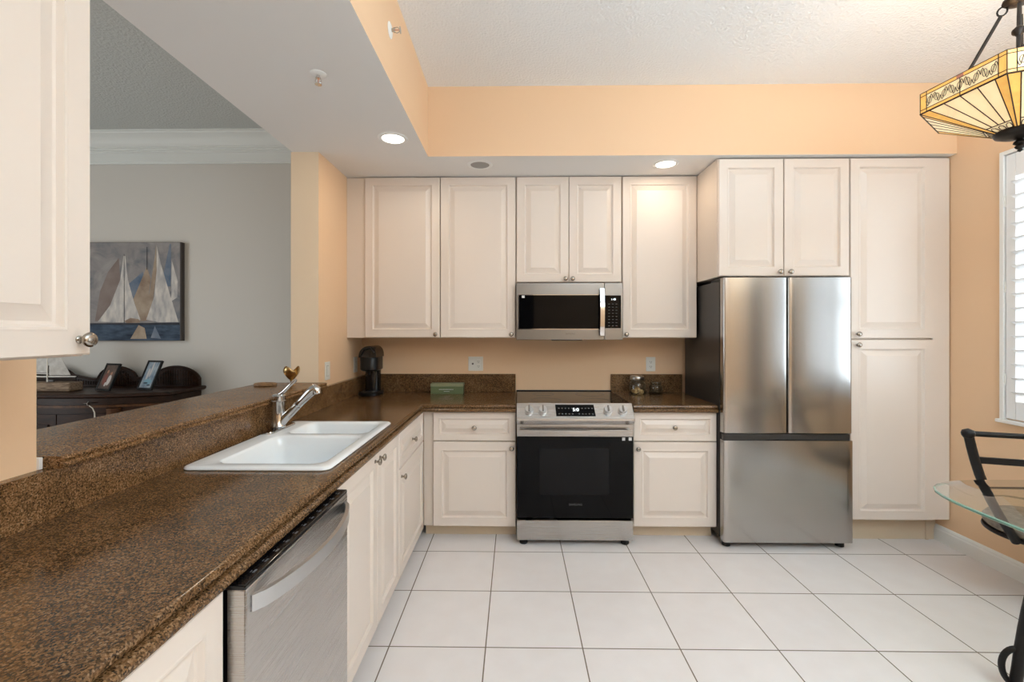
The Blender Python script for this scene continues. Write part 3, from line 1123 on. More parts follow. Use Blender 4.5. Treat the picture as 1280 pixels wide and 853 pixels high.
# ------------------------------------------------------------------ switch and outlet plates
def plate(name, label, loc, rz, w, h, kinds, cat):
    t = thing(name, label, cat, loc, rz)
    mb = MB()
    mb.box(-w/2, w/2, -0.006, -0.0005, -h/2, h/2, 0.002)
    obj('cover_plate', mb, MT['white_plastic'], t)
    n = len(kinds)
    for i, k in enumerate(kinds):
        cx = (i-(n-1)/2)*0.046
        mb = MB()
        if k == 'rocker':
            mb.box(cx-0.016, cx+0.016, -0.009, -0.006, -0.033, 0.033, 0.0015)
            mb.mi = 1
            mb.box(cx-0.017, cx+0.017, -0.0066, -0.0055, -0.0345, 0.0345)
            obj('rocker', mb, [MT['white_plastic'], MT['slot']], t)
        elif k == 'phone':
            mb.lathe([(0.008, 0.0055), (0.008, 0.008), (0.0, 0.0085)], (cx, 0, 0), 12, 'y')
            obj('jack', mb, MT['slot'], t)
        else:
            for zc in (0.019, -0.019):
                m3 = MB()
                m3.box(cx-0.015, cx+0.015, -0.0085, -0.006, zc-0.014, zc+0.014, 0.001)
                m3.mi = 1
                for sx in (-0.006, 0.006):
                    m3.box(cx+sx-0.0012, cx+sx+0.0012, -0.0088, -0.0084, zc-0.004, zc+0.006)
                m3.box(cx-0.0025, cx+0.0025, -0.0088, -0.0084, zc-0.011, zc-0.007)
                obj('socket', m3, [MT['white_plastic'], MT['slot']], t)
    return t
plate('light_switch', 'white rocker light switch plate on the peach left wall', (XL, 2.925, 1.124), PI/2, 0.075, 0.118, ['rocker'], 'switch')
plate('wall_outlet', 'white outlet plate on the left wall beside the coffee maker', (XL, 3.44, 1.125), PI/2, 0.075, 0.118, ['socket'], 'outlet')
plate('wall_outlet', 'white double outlet plate on back wall above the green box', (-0.318, YB, 1.121), 0, 0.118, 0.114, ['phone', 'socket'], 'outlet')
plate('wall_outlet', 'white outlet plate on back wall above the glass jars', (1.080, YB, 1.119), 0, 0.074, 0.114, ['socket'], 'outlet')

# ------------------------------------------------------------------ microwave
t = thing('microwave', 'stainless over-the-range microwave with black glass door', 'microwave', (0.0065, 3.200, 1.322))
W, H = 0.757, 0.408
mb = MB()
mb.box(0.003, W-0.003, 0.03, 0.395, 0.012, H-0.002, 0.003)
mb.box(0.02, W-0.04, 0.06, 0.36, 0.004, 0.012)
mb.box(0.255, 0.475, 0.03, 0.10, -0.006, 0.012, 0.003)
obj('body', mb, MT['black'], t)
DW_ = 0.626
mb = MB()
mb.box(0, DW_, 0, 0.03, 0, H-0.003, 0.003)
dr = obj('door', mb, MT['steel_dark'], t)
mb = MB()
mb.box(0.020, DW_-0.004, -0.0015, 0.004, 0.078, 0.318, 0.002)
obj('glass_window', mb, MT['black_glass'], dr)
mb = MB()
mb.box(0.014, DW_-0.002, -0.0008, 0.002, 0.073, 0.078)
mb.box(0.014, DW_-0.002, -0.0008, 0.002, 0.318, 0.322)
mb.box(0.014, 0.020, -0.0008, 0.002, 0.078, 0.318)
obj('window_trim', mb, MT['chrome'], dr)
mb = MB()
pts = []
for k in range(13):
    v = k/12
    pts.append((0.606, -0.024-0.018*math.sin(PI*v), 0.030+0.332*v))
mb.tube(pts, 0.01, flat=(0.030, 0.010, (1, 0, 0)))
mb.box(0.596, 0.616, -0.026, 0.0, 0.034, 0.056, 0.002)
mb.box(0.596, 0.616, -0.026, 0.0, 0.336, 0.358, 0.002)
obj('handle', mb, MT['chrome'], dr, 50)
mb = MB()
mb.box(0.040, 0.060, -0.0021, -0.0014, 0.298, 0.315)
obj('sticker', mb, MT['white_mark'], dr)
text('lettering', 'SAMSUNG', 0.015, MT['slot'], dr, (0.385, -0.0006, 0.042))
mb = MB()
mb.box(DW_+0.002, W, 0, 0.03, 0, H-0.003, 0.003)
cp = obj('control_panel', mb, MT['steel_dark'], t)
mb = MB()
mb.box(DW_+0.003, W-0.012, -0.0015, 0.004, 0.082, 0.316, 0.002)
kp = obj('keypad', mb, MT['black_glass'], cp)
mb = MB()
for r_ in range(8):
    for c_ in range(3):
        x, z = DW_+0.034+c_*0.026, 0.100+r_*0.022
        mb.box(x-0.006, x+0.006, -0.0021, -0.0014, z-0.0014, z+0.0014)
obj('key_marks', mb, MT['gray_mark'], kp)
text('clock_digits', '1:48', 0.020, MT['display'], kp, (DW_+0.064, -0.0018, 0.287))

# ------------------------------------------------------------------ range
t = thing('range', 'stainless slide-in electric range with black oven door and cooktop', 'range', (0.0095, 2.892, 0))
W = 0.7495
mb = MB()
mb.box(0.004, W-0.004, 0.045, 0.690, 0.045, 0.893, 0.002)
obj('body', mb, MT['black'], t)
mb = MB()
mb.box(0.001, W-0.001, 0.048, 0.690, 0.893, 0.908, 0.002)
ct = obj('cooktop', mb, MT['black_glass'], t)
mb = MB()
for cx, cy, r_ in ((0.20, 0.20, 0.105), (0.55, 0.20, 0.085), (0.20, 0.50, 0.08), (0.55, 0.50, 0.105)):
    lps = []
    for rr_, zz in ((r_-0.0015, 0.9081), (r_-0.0015, 0.9085), (r_, 0.9085), (r_, 0.9081)):
        lps.append([(cx+rr_*math.cos(2*PI*k/40), cy+rr_*math.sin(2*PI*k/40), zz) for k in range(40)])
    mb.loops(lps, cap0=False, cap1=False)
obj('burner_rings', mb, MT['gray_mark'], ct)
mb = MB()
mb.box(0.0, W, 0.668, 0.692, 0.905, 0.914, 0.002)
obj('rear_trim', mb, MT['black'], t)
mb = MB()   # sloping control panel with a lip below
P1 = (0.050, 0.912)
P2 = (-0.030, 0.826)
pr = [(0.060, 0.912), P1, P2, (-0.030, 0.812), (-0.010, 0.788), (0.046, 0.788), (0.060, 0.80)]
mb.prism(pr, 'x', 0.0, W)
cp = obj('control_panel', mb, MT['steel'], t, 20)
sl = math.atan2(P1[1]-P2[1], P1[0]-P2[0])
def on_panel(x, v, lift=0.0):
    y = P2[0]+(P1[0]-P2[0])*v
    z = P2[1]+(P1[1]-P2[1])*v
    return (x, y-lift*math.sin(sl), z+lift*math.cos(sl))
mb = MB()
a, b, c_, d_ = (on_panel(0.253, 0.16, 0.0015), on_panel(0.505, 0.16, 0.0015), on_panel(0.500, 0.90, 0.0015), on_panel(0.250, 0.90, 0.0015))
a2, b2, c2, d2 = (on_panel(0.253, 0.16, -0.002), on_panel(0.505, 0.16, -0.002), on_panel(0.500, 0.90, -0.002), on_panel(0.250, 0.90, -0.002))
mb.loops([[a2, b2, c2, d2], [a, b, c_, d_]])
ds = obj('display', mb, MT['black_glass'], cp)
text('clock_digits', '5:0', 0.034, MT['display'], ds, on_panel(0.381, 0.56, 0.002), (sl, 0, 0))
mb = MB()
for i in range(11):
    x = 0.272+i*0.0215
    if 0.36 < x < 0.40:
        continue
    for v in (0.30, 0.66):
        q = [on_panel(x-0.005, v-0.03, 0.0017), on_panel(x+0.005, v-0.03, 0.0017), on_panel(x+0.005, v+0.03, 0.0017), on_panel(x-0.005, v+0.03, 0.0017)]
        mb.poly(q)
obj('key_marks', mb, MT['gray_mark'], ds)
nrm = Vector((0, -math.sin(sl), math.cos(sl)))
kn = None
for x in (0.079, 0.168, 0.587, 0.681):
    base = on_panel(x, 0.50)
    if kn is None:
        mb = MB()
        mb.lathe([(0.029, 0), (0.029, 0.004), (0.026, 0.006), (0.026, 0.024), (0.0235, 0.027), (0.0, 0.0275)], (0, 0, 0), 28)
        kn = obj('control_knob', mb, MT['knob_metal'], cp, 40, base, (sl, 0, 0))
        src = kn
    else:
        kn = share('control_knob', src, cp, base, (sl, 0, 0))
    mb = MB()
    mb.box(-0.0055, 0.0055, -0.021, 0.023, 0.0275, 0.036, 0.002)
    obj('grip', mb, MT['steel_dark'], kn)
mb = MB()
mb.box(0.001, W-0.001, 0.0, 0.040, 0.180, 0.784, 0.003)
dr = obj('oven_door', mb, MT['black_glass'], t)
mb = MB()
mb.box(0.0005, W-0.0005, -0.002, 0.038, 0.706, 0.785, 0.002)
obj('door_trim', mb, MT['steel_range'], dr)
mb = MB()
mb.box(0.145, 0.592, -0.0012, 0.002, 0.330, 0.630, 0.001)
obj('window', mb, MT['oven_window'], dr)
mb = MB()
pts = [(0.020+0.7095*k/14, -0.042-0.016*math.sin(PI*k/14), 0.744) for k in range(15)]
mb.tube(pts, 0.01, flat=(0.026, 0.013, (0, 0, 1)))
mb.box(0.022, 0.044, -0.044, 0.0, 0.732, 0.756, 0.003)
mb.box(W-0.044, W-0.022, -0.044, 0.0, 0.732, 0.756, 0.003)
obj('handle', mb, MT['steel_range'], dr, 50)
mb = MB()
for x in (0.686, 0.728):
    mb.box(x-0.0095, x+0.0095, -0.0014, -0.0002, 0.681, 0.701)
obj('sticker', mb, MT['white_mark'], dr)
text('lettering', 'SAMSUNG', 0.019, MT['gray_mark'], dr, (0.378, -0.0008, 0.268))
mb = MB()
mb.box(0.001, W-0.001, 0.0, 0.040, 0.036, 0.166, 0.004)
obj('storage_drawer', mb, MT['steel_range'], t)
for x in (0.045, W-0.045):
    for y in (0.045, 0.62):
        mb = MB()
        mb.lathe([(0.024, 0), (0.027, 0.004), (0.027, 0.022), (0.018, 0.024), (0.018, 0.046)], (x, y, 0), 16)
        obj('foot', mb, MT['black'], t)

# ------------------------------------------------------------------ refrigerator
t = thing('refrigerator', 'stainless french-door refrigerator with bottom freezer drawer', 'refrigerator', (1.322, 2.862, 0))
W = 0.811
mb = MB()
mb.box(0.004, W-0.004, 0.075, 0.668, 0.045, 1.708, 0.004)
obj('cabinet_body', mb, MT['fridge_side'], t)
mb = MB()
mb.box(0.02, W-0.02, 0.050, 0.078, 0.060, 1.700)
obj('gasket', mb, MT['black'], t)


def fr_door(x0, x1, z0, z1, sag, r=0.014):
    n = 20
    pts = []
    for k in range(n+1):
        v = k/n
        e_ = min(v, 1-v)*(x1-x0)
        y = sag*(2*v-1)**2
        if e_ < r:
            y += r-math.sqrt(max(0, r*r-(r-e_)**2))
        pts.append((x0+(x1-x0)*v, y))
    ex = []
    for a, b in zip(pts, pts[1:]):
        ex.append(a)
    ex.append(pts[-1])
    fine = []
    for s in (0.0, 0.15, 0.35, 0.65):      # rounded vertical edges
        fine.append((x0+r*s, sag*(1-2*r*s/(x1-x0))**2+r-math.sqrt(max(0, r*r-(r-r*s)**2))))
    body = [p for p in ex if x0+r < p[0] < x1-r]
    right = [(x0+x1-x, y) for x, y in reversed(fine)]
    outline = fine+body+right+[(x1, 0.052), (x0, 0.052)]
    mb = MB()
    mb.prism(outline, 'z', z0, z1)
    return mb


dl = obj('door', fr_door(0.0, 0.4025, 0.737, 1.724, 0.007), MT['steel_v'], t, 40)
dr = obj('door', fr_door(0.4085, W, 0.737, 1.724, 0.007), MT['steel_v'], t, 40)
dz = obj('freezer_drawer', fr_door(0.0, W, 0.044, 0.690, 0.002, 0.008), MT['steel_v'], t, 40)
mb = MB()
mb.box(0.006, W-0.006, 0.020, 0.055, 0.690, 0.728, 0.004)
obj('grip_recess', mb, MT['fridge_side'], t)
for x in (0.035, W-0.075):
    mb = MB()
    mb.box(x-0.03, x+0.07, 0.035, 0.20, 1.708, 1.727, 0.004)
    obj('hinge_cover', mb, MT['black'], t)
for x in (0.04, W-0.045):
    for y in (0.06, 0.60):
        mb = MB()
        mb.lathe([(0.022, 0), (0.026, 0.003), (0.026, 0.026), (0.016, 0.03), (0.016, 0.05)], (x, y, 0), 16)
        obj('foot', mb, MT['black'], t)

# ------------------------------------------------------------------ dishwasher (faces +X)
t = thing('dishwasher', 'stainless dishwasher with bowed bar handle under the granite counter', 'dishwasher', (-0.572, 0.945, 0), PI/2)
W = 0.578
mb = MB()
mb.box(0.003, W-0.003, 0.050, 0.60, 0.03, 0.846)
obj('tub', mb, MT['black'], t)
mb = MB()
mb.box(0, W, 0, 0.042, 0.105, 0.838, 0.004)
dr = obj('door', mb, MT['steel'], t)
mb = MB()
mb.box(0.0, W, 0.001, 0.048, 0.836, 0.8475, 0.003)
mb.mi = 1
for i in range(11):
    x = 0.05+i*0.048
    mb.box(x, x+0.014, 0.012, 0.017, 0.8473, 0.8479)
    mb.box(x+0.002, x+0.010, 0.021, 0.023, 0.8473, 0.8479)
obj('control_strip', mb, [MT['black_gloss'], MT['gray_mark']], dr)
mb = MB()
pts = [(0.022+0.534*k/24, 0.002-0.062*math.sin(PI*k/24)**0.62, 0.797) for k in range(25)]
mb.tube(pts, 0.01, flat=(0.036, 0.011, (0, 0, 1)))
obj('handle', mb, MT['knob_metal'], dr, 30)
mb = MB()
mb.box(0.0, W, 0.060, 0.075, 0.0, 0.10)
obj('toe_panel', mb, MT['black'], t)

# ------------------------------------------------------------------ ceiling fittings
def downlight(label, x, y, lit, watts=1.3, group='recessed downlights'):
    t = thing('recessed_downlight', label, 'downlight', (x, y, ZS), 0, group)
    mb = MB()
    mb.lathe([(0.062, -0.002), (0.066, -0.006), (0.082, -0.005), (0.086, -0.0005)], (0, 0, 0), 36, cap=False)
    obj('trim_ring', mb, MT['trim'], t, 50)
    mb = MB()
    if lit:
        mb.lathe([(0.066, -0.003), (0.050, -0.0045), (0.0, -0.005)], (0, 0, 0), 36)
        obj('lens', mb, MT['lens'], t, 60)
        d = bpy.data.lights.new('downlight_lamp', 'AREA')
        d.shape = 'DISK'
        d.size = 0.11
        d.energy = watts
        d.color = (1.0, 0.80, 0.58)
        o = bpy.data.objects.new('downlight_lamp', d)
        C.objects.link(o)
        o.parent = t
        o.location = (0, 0, -0.012)
    else:
        mb.lathe([(0.066, -0.003), (0.052, -0.0012), (0.030, -0.0008), (0.0, -0.0006)], (0, 0, 0), 36)
        obj('baffle', mb, MT['lens_off'], t, 60)
    return t
downlight('glowing recessed downlight in the left soffit, largest of the three', -0.713, 2.608, True, 2.8)
downlight('unlit recessed downlight above the wall cabinets, left of the lit one', -0.239, 3.032, False)
downlight('glowing recessed downlight near the refrigerator cabinet', 1.012, 3.036, True)


def sprinkler(label, loc, rot):
    t = thing('fire_sprinkler', label, 'sprinkler', loc, 0, 'fire sprinklers')
    t.rotation_euler = rot
    mb = MB()
    mb.lathe([(0.034, 0.0005), (0.034, 0.003), (0.026, 0.007), (0.012, 0.009), (0.0, 0.009)], (0, 0, 0), 24)
    obj('escutcheon', mb, MT['trim'], t, 50)
    mb = MB()
    mb.lathe([(0.008, 0.008), (0.008, 0.016), (0.011, 0.018), (0.011, 0.022), (0.0, 0.022)], (0, 0, 0), 12)
    mb.tube([(0.010, 0, 0.022), (0.013, 0, 0.034), (0.004, 0, 0.046)], 0.0022, 8)
    mb.tube([(-0.010, 0, 0.022), (-0.013, 0, 0.034), (-0.004, 0, 0.046)], 0.0022, 8)
    obj('frame_arms', mb, MT['chrome'], t, 50)
    mb = MB()
    mb.lathe([(0.002, 0.022), (0.002, 0.046)], (0, 0, 0), 8)
    obj('bulb', mb, MT['ruby'], t)
    mb = MB()
    mb.lathe([(0.0, 0.046), (0.015, 0.047), (0.015, 0.0485), (0.0, 0.049)], (0, 0, 0), 14)
    obj('deflector', mb, MT['chrome'], t)
sprinkler('chrome fire sprinkler hanging from the soffit underside near the bar', (-0.859, 1.945, ZS), (PI, 0, 0))
sprinkler('chrome fire sprinkler sticking out sideways from the peach soffit face', (-0.562, 2.00, 2.733), (0, PI/2, 0))

# ------------------------------------------------------------------ living room: painting, sideboard, its things
t = thing('sailboat_painting', 'square canvas painting of pale sailboats on dark blue water', 'painting', (-3.09, 3.598, 1.305))
mb = MB()
mb.mi = 0
w2, hh = 0.412, 0.792
mb.box(-w2, w2, -0.038, 0, 0, hh, 0.002)
def art(mi, pts, k):
    mb.mi = mi
    mb.poly([(x*0.826-w2, -0.0382-0.0004*k, z*hh) for x, z in pts])
art(1, [(0.004, 0.004), (0.985, 0.004), (0.985, 0.996), (0.004, 0.996)], 0)
art(3, [(0.004, 0.004), (0.985, 0.004), (0.985, 0.165), (0.004, 0.172)], 1)
art(2, [(0.42, 0.52), (0.62, 0.70), (0.66, 0.55), (0.60, 0.25), (0.46, 0.25)], 1)
art(6, [(0.15, 0.20), (0.20, 0.50), (0.28, 0.70), (0.385, 0.84), (0.40, 0.60), (0.30, 0.20)], 2)
art(5, [(0.52, 0.40), (0.66, 0.75), (0.70, 0.62), (0.64, 0.20), (0.56, 0.20)], 2)
art(2, [(0.80, 0.55), (0.885, 0.98), (0.90, 0.98), (0.895, 0.55)], 2)
art(4, [(0.905, 0.82), (0.965, 0.60), (0.96, 0.44), (0.90, 0.40)], 2)
art(4, [(0.18, 0.195), (0.30, 0.36), (0.40, 0.62), (0.432, 0.86), (0.45, 0.86), (0.475, 0.62), (0.54, 0.38), (0.60, 0.21), (0.42, 0.185)], 3)
art(5, [(0.44, 0.20), (0.50, 0.232), (0.58, 0.22), (0.60, 0.185), (0.46, 0.18)], 4)
art(5, [(0.605, 0.21), (0.69, 0.50), (0.735, 0.82), (0.752, 0.98), (0.757, 0.70), (0.72, 0.40), (0.66, 0.20)], 3)
art(4, [(0.655, 0.215), (0.735, 0.45), (0.758, 0.72), (0.757, 0.97), (0.80, 0.78), (0.88, 0.50), (0.972, 0.19), (0.78, 0.188)], 4)
art(7, [(0.436, 0.18), (0.443, 0.18), (0.441, 0.88), (0.437, 0.88)], 5)
art(7, [(0.66, 0.72), (0.666, 0.72), (0.666, 0.95), (0.661, 0.95)], 5)
art(7, [(0.004, 0.165), (0.985, 0.16), (0.985, 0.185), (0.60, 0.18), (0.004, 0.178)], 5)
art(5, [(0.50, 0.02), (0.58, 0.16), (0.64, 0.13), (0.66, 0.02)], 3)
art(2, [(0.70, 0.03), (0.74, 0.15), (0.80, 0.02)], 3)
obj('canvas', mb, [PT['edge'], PT['sky'], PT['blue'], PT['sea'], PT['ivory'], PT['tan'], PT['rust'], PT['dark']], t)

# sideboard: bow-fronted, carved gallery along the back
SBX, SBY = -3.205, 3.575
t = thing('sideboard', 'dark carved wooden sideboard with low back gallery against gray wall', 'sideboard', (SBX, SBY, 0))
HWD = 0.70
def bow(x, extra=0.0):
    v = abs(x)/HWD
    return -(0.34+0.16*max(0.0, 1-v**2.2))-extra
N = 28
xs = [-HWD+2*HWD*k/N for k in range(N+1)]
mb = MB()
lps = []
for dz, ex in ((0.912, -0.004), (0.918, 0.010), (0.924, 0.018), (0.938, 0.020), (0.944, 0.016), (0.946, 0.008)):
    lps.append([(x*(1+ex/HWD), bow(x, ex), dz) for x in xs]+[(HWD+ex, 0, dz), (-HWD-ex, 0, dz)])
mb.loops(lps)
obj('top', mb, MT['wood_dark'], t, 30)
mb = MB()
mb.prism([(x*0.975, bow(x, -0.028)) for x in xs]+[(HWD*0.975, -0.004), (-HWD*0.975, -0.004)], 'z', 0.10, 0.911)
obj('body', mb, MT['wood_dark'], t, 30)
mb = MB()
mb.prism([(x*0.985, bow(x, -0.012)) for x in xs]+[(HWD*0.985, -0.003), (-HWD*0.985, -0.003)], 'z', 0.845, 0.862)
obj('moulding', mb, MT['wood_warm'], t, 30)
mb = MB()
mb.prism([(x*0.985, bow(x, -0.006)) for x in xs]+[(HWD*0.985, -0.003), (-HWD*0.985, -0.003)], 'z', 0.06, 0.14)
obj('plinth', mb, MT['wood_warm'], t, 30)
for x in (-0.665, -0.365, 0.365, 0.665):
    mb = MB()
    mb.lathe([(0.040, 0.14), (0.042, 0.17), (0.030, 0.19), (0.034, 0.45), (0.032, 0.76), (0.040, 0.79), (0.042, 0.84)], (x, bow(x, -0.022), 0), 20)
    obj('column', mb, MT['wood_warm'], t, 40)
for x0, x1 in ((-0.325, -0.004), (0.004, 0.325), (-0.63, -0.41), (0.41, 0.63)):
    mb = MB()
    seg = [x0+(x1-x0)*k/8 for k in range(9)]
    outer = [(x, bow(x, -0.014)) for x in seg]+[(x, bow(x, -0.034)) for x in reversed(seg)]
    mb.prism(outer, 'z', 0.18, 0.80)
    seg2 = [x0+0.05+(x1-x0-0.10)*k/8 for k in range(9)]
    mb.prism([(x, bow(x, -0.004)) for x in seg2]+[(x, bow(x, -0.018)) for x in reversed(seg2)], 'z', 0.25, 0.73)
    obj('door', mb, MT['wood_dark'], t, 30)
for x in (-0.60, 0.60):
    for y in (-0.30, -0.05):
        mb = MB()
        mb.lathe([(0.030, 0), (0.045, 0.03), (0.040, 0.07), (0.028, 0.10)], (x, y, 0), 16)
        obj('foot', mb, MT['wood_dark'], t, 40)
mb = MB()   # gallery outline (x,z): humps at both ends, crest in the middle, swept dips between
top = []
def hump(x, c, w, h):
    v = abs(x-c)/w
    return h*math.sqrt(max(0.0, 1-v*v)) if v < 1 else 0.0
for k in range(97):
    x = -0.69+1.38*k/96
    z = 0.035+max(hump(x, 0.505, 0.19, 0.118), hump(x, -0.505, 0.19, 0.118))
    z = max(z, 0.045+0.05*(abs(x)/0.36)**2 if abs(x) < 0.38 else 0)
    z = max(z, 0.055+hump(x, 0.03, 0.15, 0.095))
    top.append((x, 0.946+z))
mb.prism([(-0.69, 0.946)]+[(0.69, 0.946)]+list(reversed(top)), 'y', -0.045, -0.015)
for k in range(67):           # reeded face
    x = -0.66+1.32*k/66
    z = min(p[1] for p in top if abs(p[0]-x) < 0.03)
    if z-0.946 > 0.034:
        mb.box(x-0.005, x+0.005, -0.051, -0.044, 0.956, z-0.016, 0.002, 1)
mb.tube([(x, -0.038, z) for x, z in top], 0.010, 8)
obj('gallery', mb, MT['wood_dark'], t, 35)
mb = MB()
mb.lathe([(0.0, 0.004), (0.020, 0.006), (0.030, 0.0), (0.0, 0.0)], (0.03, -0.045, 1.03), 16, 'y')
for s in (-1, 1):
    pts = [(0.03+s*(0.045+0.05*v), -0.05, 1.035-0.03*v+0.012*math.sin(6*v)) for v in [k/8 for k in range(9)]]
    mb.tube(pts, 0.008, 8)
obj('crest_carving', mb, MT['wood_dark'], t, 40)


def photo_frame(label, x, y, rz, w, h, tilt, art_fn, mats):
    t = thing('photo_frame', label, 'photo frame', (x, y, 0.951), 0, 'photo frames on the sideboard')
    t.rotation_euler = (-tilt, 0, rz)
    mb = MB()
    b = 0.014
    mb.box(-w/2, -w/2+b, -0.008, 0.008, 0, h, 0.002)
    mb.box(w/2-b, w/2, -0.008, 0.008, 0, h, 0.002)
    mb.box(-w/2+b, w/2-b, -0.008, 0.008, 0, b, 0.002)
    mb.box(-w/2+b, w/2-b, -0.008, 0.008, h-b, h, 0.002)
    mb.box(-w/2+0.005, w/2-0.005, 0.003, 0.010, 0.005, h-0.005)
    obj('frame', mb, MT['black'], t)
    mb = MB()
    mb.box(-w/2+b, w/2-b, -0.003, 0.003, b, h-b)
    art_fn(mb, w/2-b, b, h-b)
    obj('picture', mb, mats, t)
    mb = MB()
    mb.box(-0.03, 0.03, 0.009, 0.012, 0.012, h*0.55)
    ob = obj('easel_back', mb, MT['black'], t)
    return t
def blob(mb, mi, cx, cz, rx, rz_, k):
    mb.mi = mi
    mb.poly([(cx+rx*math.cos(2*PI*i/16), -0.0032-0.0002*k, cz+rz_*math.sin(2*PI*i/16)) for i in range(16)])
def art_people(mb, w, z0, z1):
    blob(mb, 1, -0.022, 0.085, 0.020, 0.046, 1)
    blob(mb, 2, 0.022, 0.078, 0.019, 0.040, 2)
    blob(mb, 3, -0.020, 0.142, 0.010, 0.013, 3)
    blob(mb, 3, 0.023, 0.128, 0.010, 0.013, 3)
    blob(mb, 2, 0.000, 0.046, 0.010, 0.016, 3)
def art_lake(mb, w, z0, z1):
    blob(mb, 1, 0.004, 0.060, 0.040, 0.022, 1)
    blob(mb, 2, -0.012, 0.050, 0.024, 0.006, 2)
    blob(mb, 3, 0.0, 0.155, 0.008, 0.060, 2)
    blob(mb, 3, -0.022, 0.120, 0.010, 0.045, 2)
    blob(mb, 2, 0.025, 0.035, 0.018, 0.005, 3)
photo_frame('black framed photo of people, nearer the model sailboat', -3.00, 3.22, -0.30, 0.150, 0.205, 0.38, art_people, [PH['back'], PH['rose'], PH['pale'], PH['skin']])
photo_frame('black framed bluish photo, right of the other frame on sideboard', -2.735, 3.27, -0.30, 0.150, 0.225, 0.38, art_lake, [PH['blue'], PH['teal'], PH['navy'], PH['pale']])

# model sailboat on a driftwood base
t = thing('model_sailboat', 'small model sailboat with white sails on a driftwood block', 'model boat', (-3.40, 3.24, 0.9465))
mb = MB()
mb.box(-0.17, 0.19, -0.055, 0.055, 0.0, 0.066, 0.012, 3)
obj('driftwood_base', mb, MT['driftwood'], t)
mb = MB()
lps = []
for k in range(13):
    u = k/12
    x = -0.15+0.335*u
    wv = 0.026*math.sin(PI*min(1, 0.15+0.85*(1-u)))**0.8*(1 if u < 0.9 else 0.5)+0.001
    lps.append([(x, -wv, 0.102), (x, -wv*0.8, 0.088), (x, 0, 0.078), (x, wv*0.8, 0.088), (x, wv, 0.102)])
mb.loops(lps)
mb.box(-0.02, 0.02, -0.004, 0.004, 0.06, 0.085)
obj('hull', mb, MT['hull'], t, 50)
mb = MB()
mb.prism([(-0.15, -0.024), (0.04, -0.026), (0.185, -0.003), (0.185, 0.003), (0.04, 0.026), (-0.15, 0.024)], 'z', 0.102, 0.107)
obj('deck', mb, MT['white_plastic'], t)
mb = MB()
mb.lathe([(0.0045, 0.04), (0.0035, 0.46)], (0.0, -0.028, 0), 8)
mb.tube([(0.0, -0.02, 0.125), (-0.14, -0.01, 0.128)], 0.003, 8)
obj('mast', mb, MT['white_plastic'], t)
def sail(pts, name):
    m3 = MB()
    a, b, c_ = [Vector(p) for p in pts]
    lps = []
    for s in (0, 0.0025):
        lp = []
        for (p, q) in ((a, b), (b, c_), (c_, a)):
            for i in range(6):
                r_ = p.lerp(q, i/6)
                lp.append(tuple(r_+Vector((0, s, 0))))
        lps.append(lp)
    m3.loops(lps)
    obj(name, m3, MT['sail'], t)
sail([(0.012, -0.026, 0.115), (0.148, -0.006, 0.115), (0.012, -0.026, 0.42)], 'jib_sail')
sail([(-0.008, -0.024, 0.132), (-0.135, -0.012, 0.134), (-0.008, -0.024, 0.44)], 'main_sail')

# key with a hanging white tassel on the sideboard door
t = thing('key_tassel', 'silver key with long white tassel hanging from the sideboard door', 'tassel', (SBX+0.275, SBY+bow(0.275)-0.012, 0.885))
mb = MB()
mb.tube([(0.0, 0.03, 0.0), (0.0, -0.03, 0.0)], 0.004, 8)
mb.lathe([(0.014, -0.003), (0.016, 0.0), (0.014, 0.003)], (0, -0.042, 0), 14, 'x')
mb.lathe([(0.020, -0.002), (0.022, 0.0), (0.020, 0.002)], (-0.02, -0.036, 0.002), 14, 'z')
obj('key', mb, MT['chrome'], t, 50)
mb = MB()
mb.tube([(0.0, -0.042, -0.012), (0.030, -0.046, -0.03), (0.045, -0.046, -0.06), (0.048, -0.046, -0.30)], [0.003, 0.003, 0.004, 0.0035], 8)
mb.lathe([(0.006, -0.30), (0.012, -0.315), (0.008, -0.33), (0.014, -0.42), (0.0, -0.42)], (0.048, -0.046, 0), 10)
obj('cord', mb, MT['tassel'], t, 50)

# ------------------------------------------------------------------ breakfast corner: table, chair
TX, TY, TZ = 2.185, 1.40, 0.75
t = thing('glass_table', 'breakfast table with clear rounded-square glass top on black iron base', 'table', (TX, TY, 0))
def table_outline(d):
    out = []
    n = 72
    for k in range(n):
        a = 2*PI*k/n
        c_, s_ = math.cos(a), math.sin(a)
        p = 4.2
        r_ = (abs(c_)**p+abs(s_)**p)**(-1/p)
        out.append(((0.553-d)*r_*c_, (0.553-d)*r_*s_))
    return out
mb = MB()
bm = mb.bm
rings = []
for d, z in ((0.004, 0.738), (0.0, 0.741), (0.0, 0.747), (0.004, 0.750)):
    rings.append([bm.verts.new((x, y, z)) for x, y in table_outline(d)])
n = len(rings[0])
for a, b in zip(rings, rings[1:]):
    for i in range(n):
        j = (i+1) % n
        f = bm.faces.new((a[i], a[j], b[j], b[i]))
        f.material_index = 1
f = bm.faces.new(rings[-1])
f.material_index = 0
f = bm.faces.new(list(reversed(rings[0])))
f.material_index = 0
obj('glass_top', mb, [MT['table_glass'], MT['glass_edge']], t, 40)
mb = MB()
lp = [(0.30*math.cos(2*PI*k/40), 0.30*math.sin(2*PI*k/40), 0.722) for k in range(40)]
mb.tube(lp, 0.012, 10, closed=True)
obj('support_ring', mb, MT['iron'], t, 60)
mb = MB()
lp = [(0.29*math.cos(2*PI*k/40), 0.29*math.sin(2*PI*k/40), 0.30) for k in range(40)]
obj_ring = None
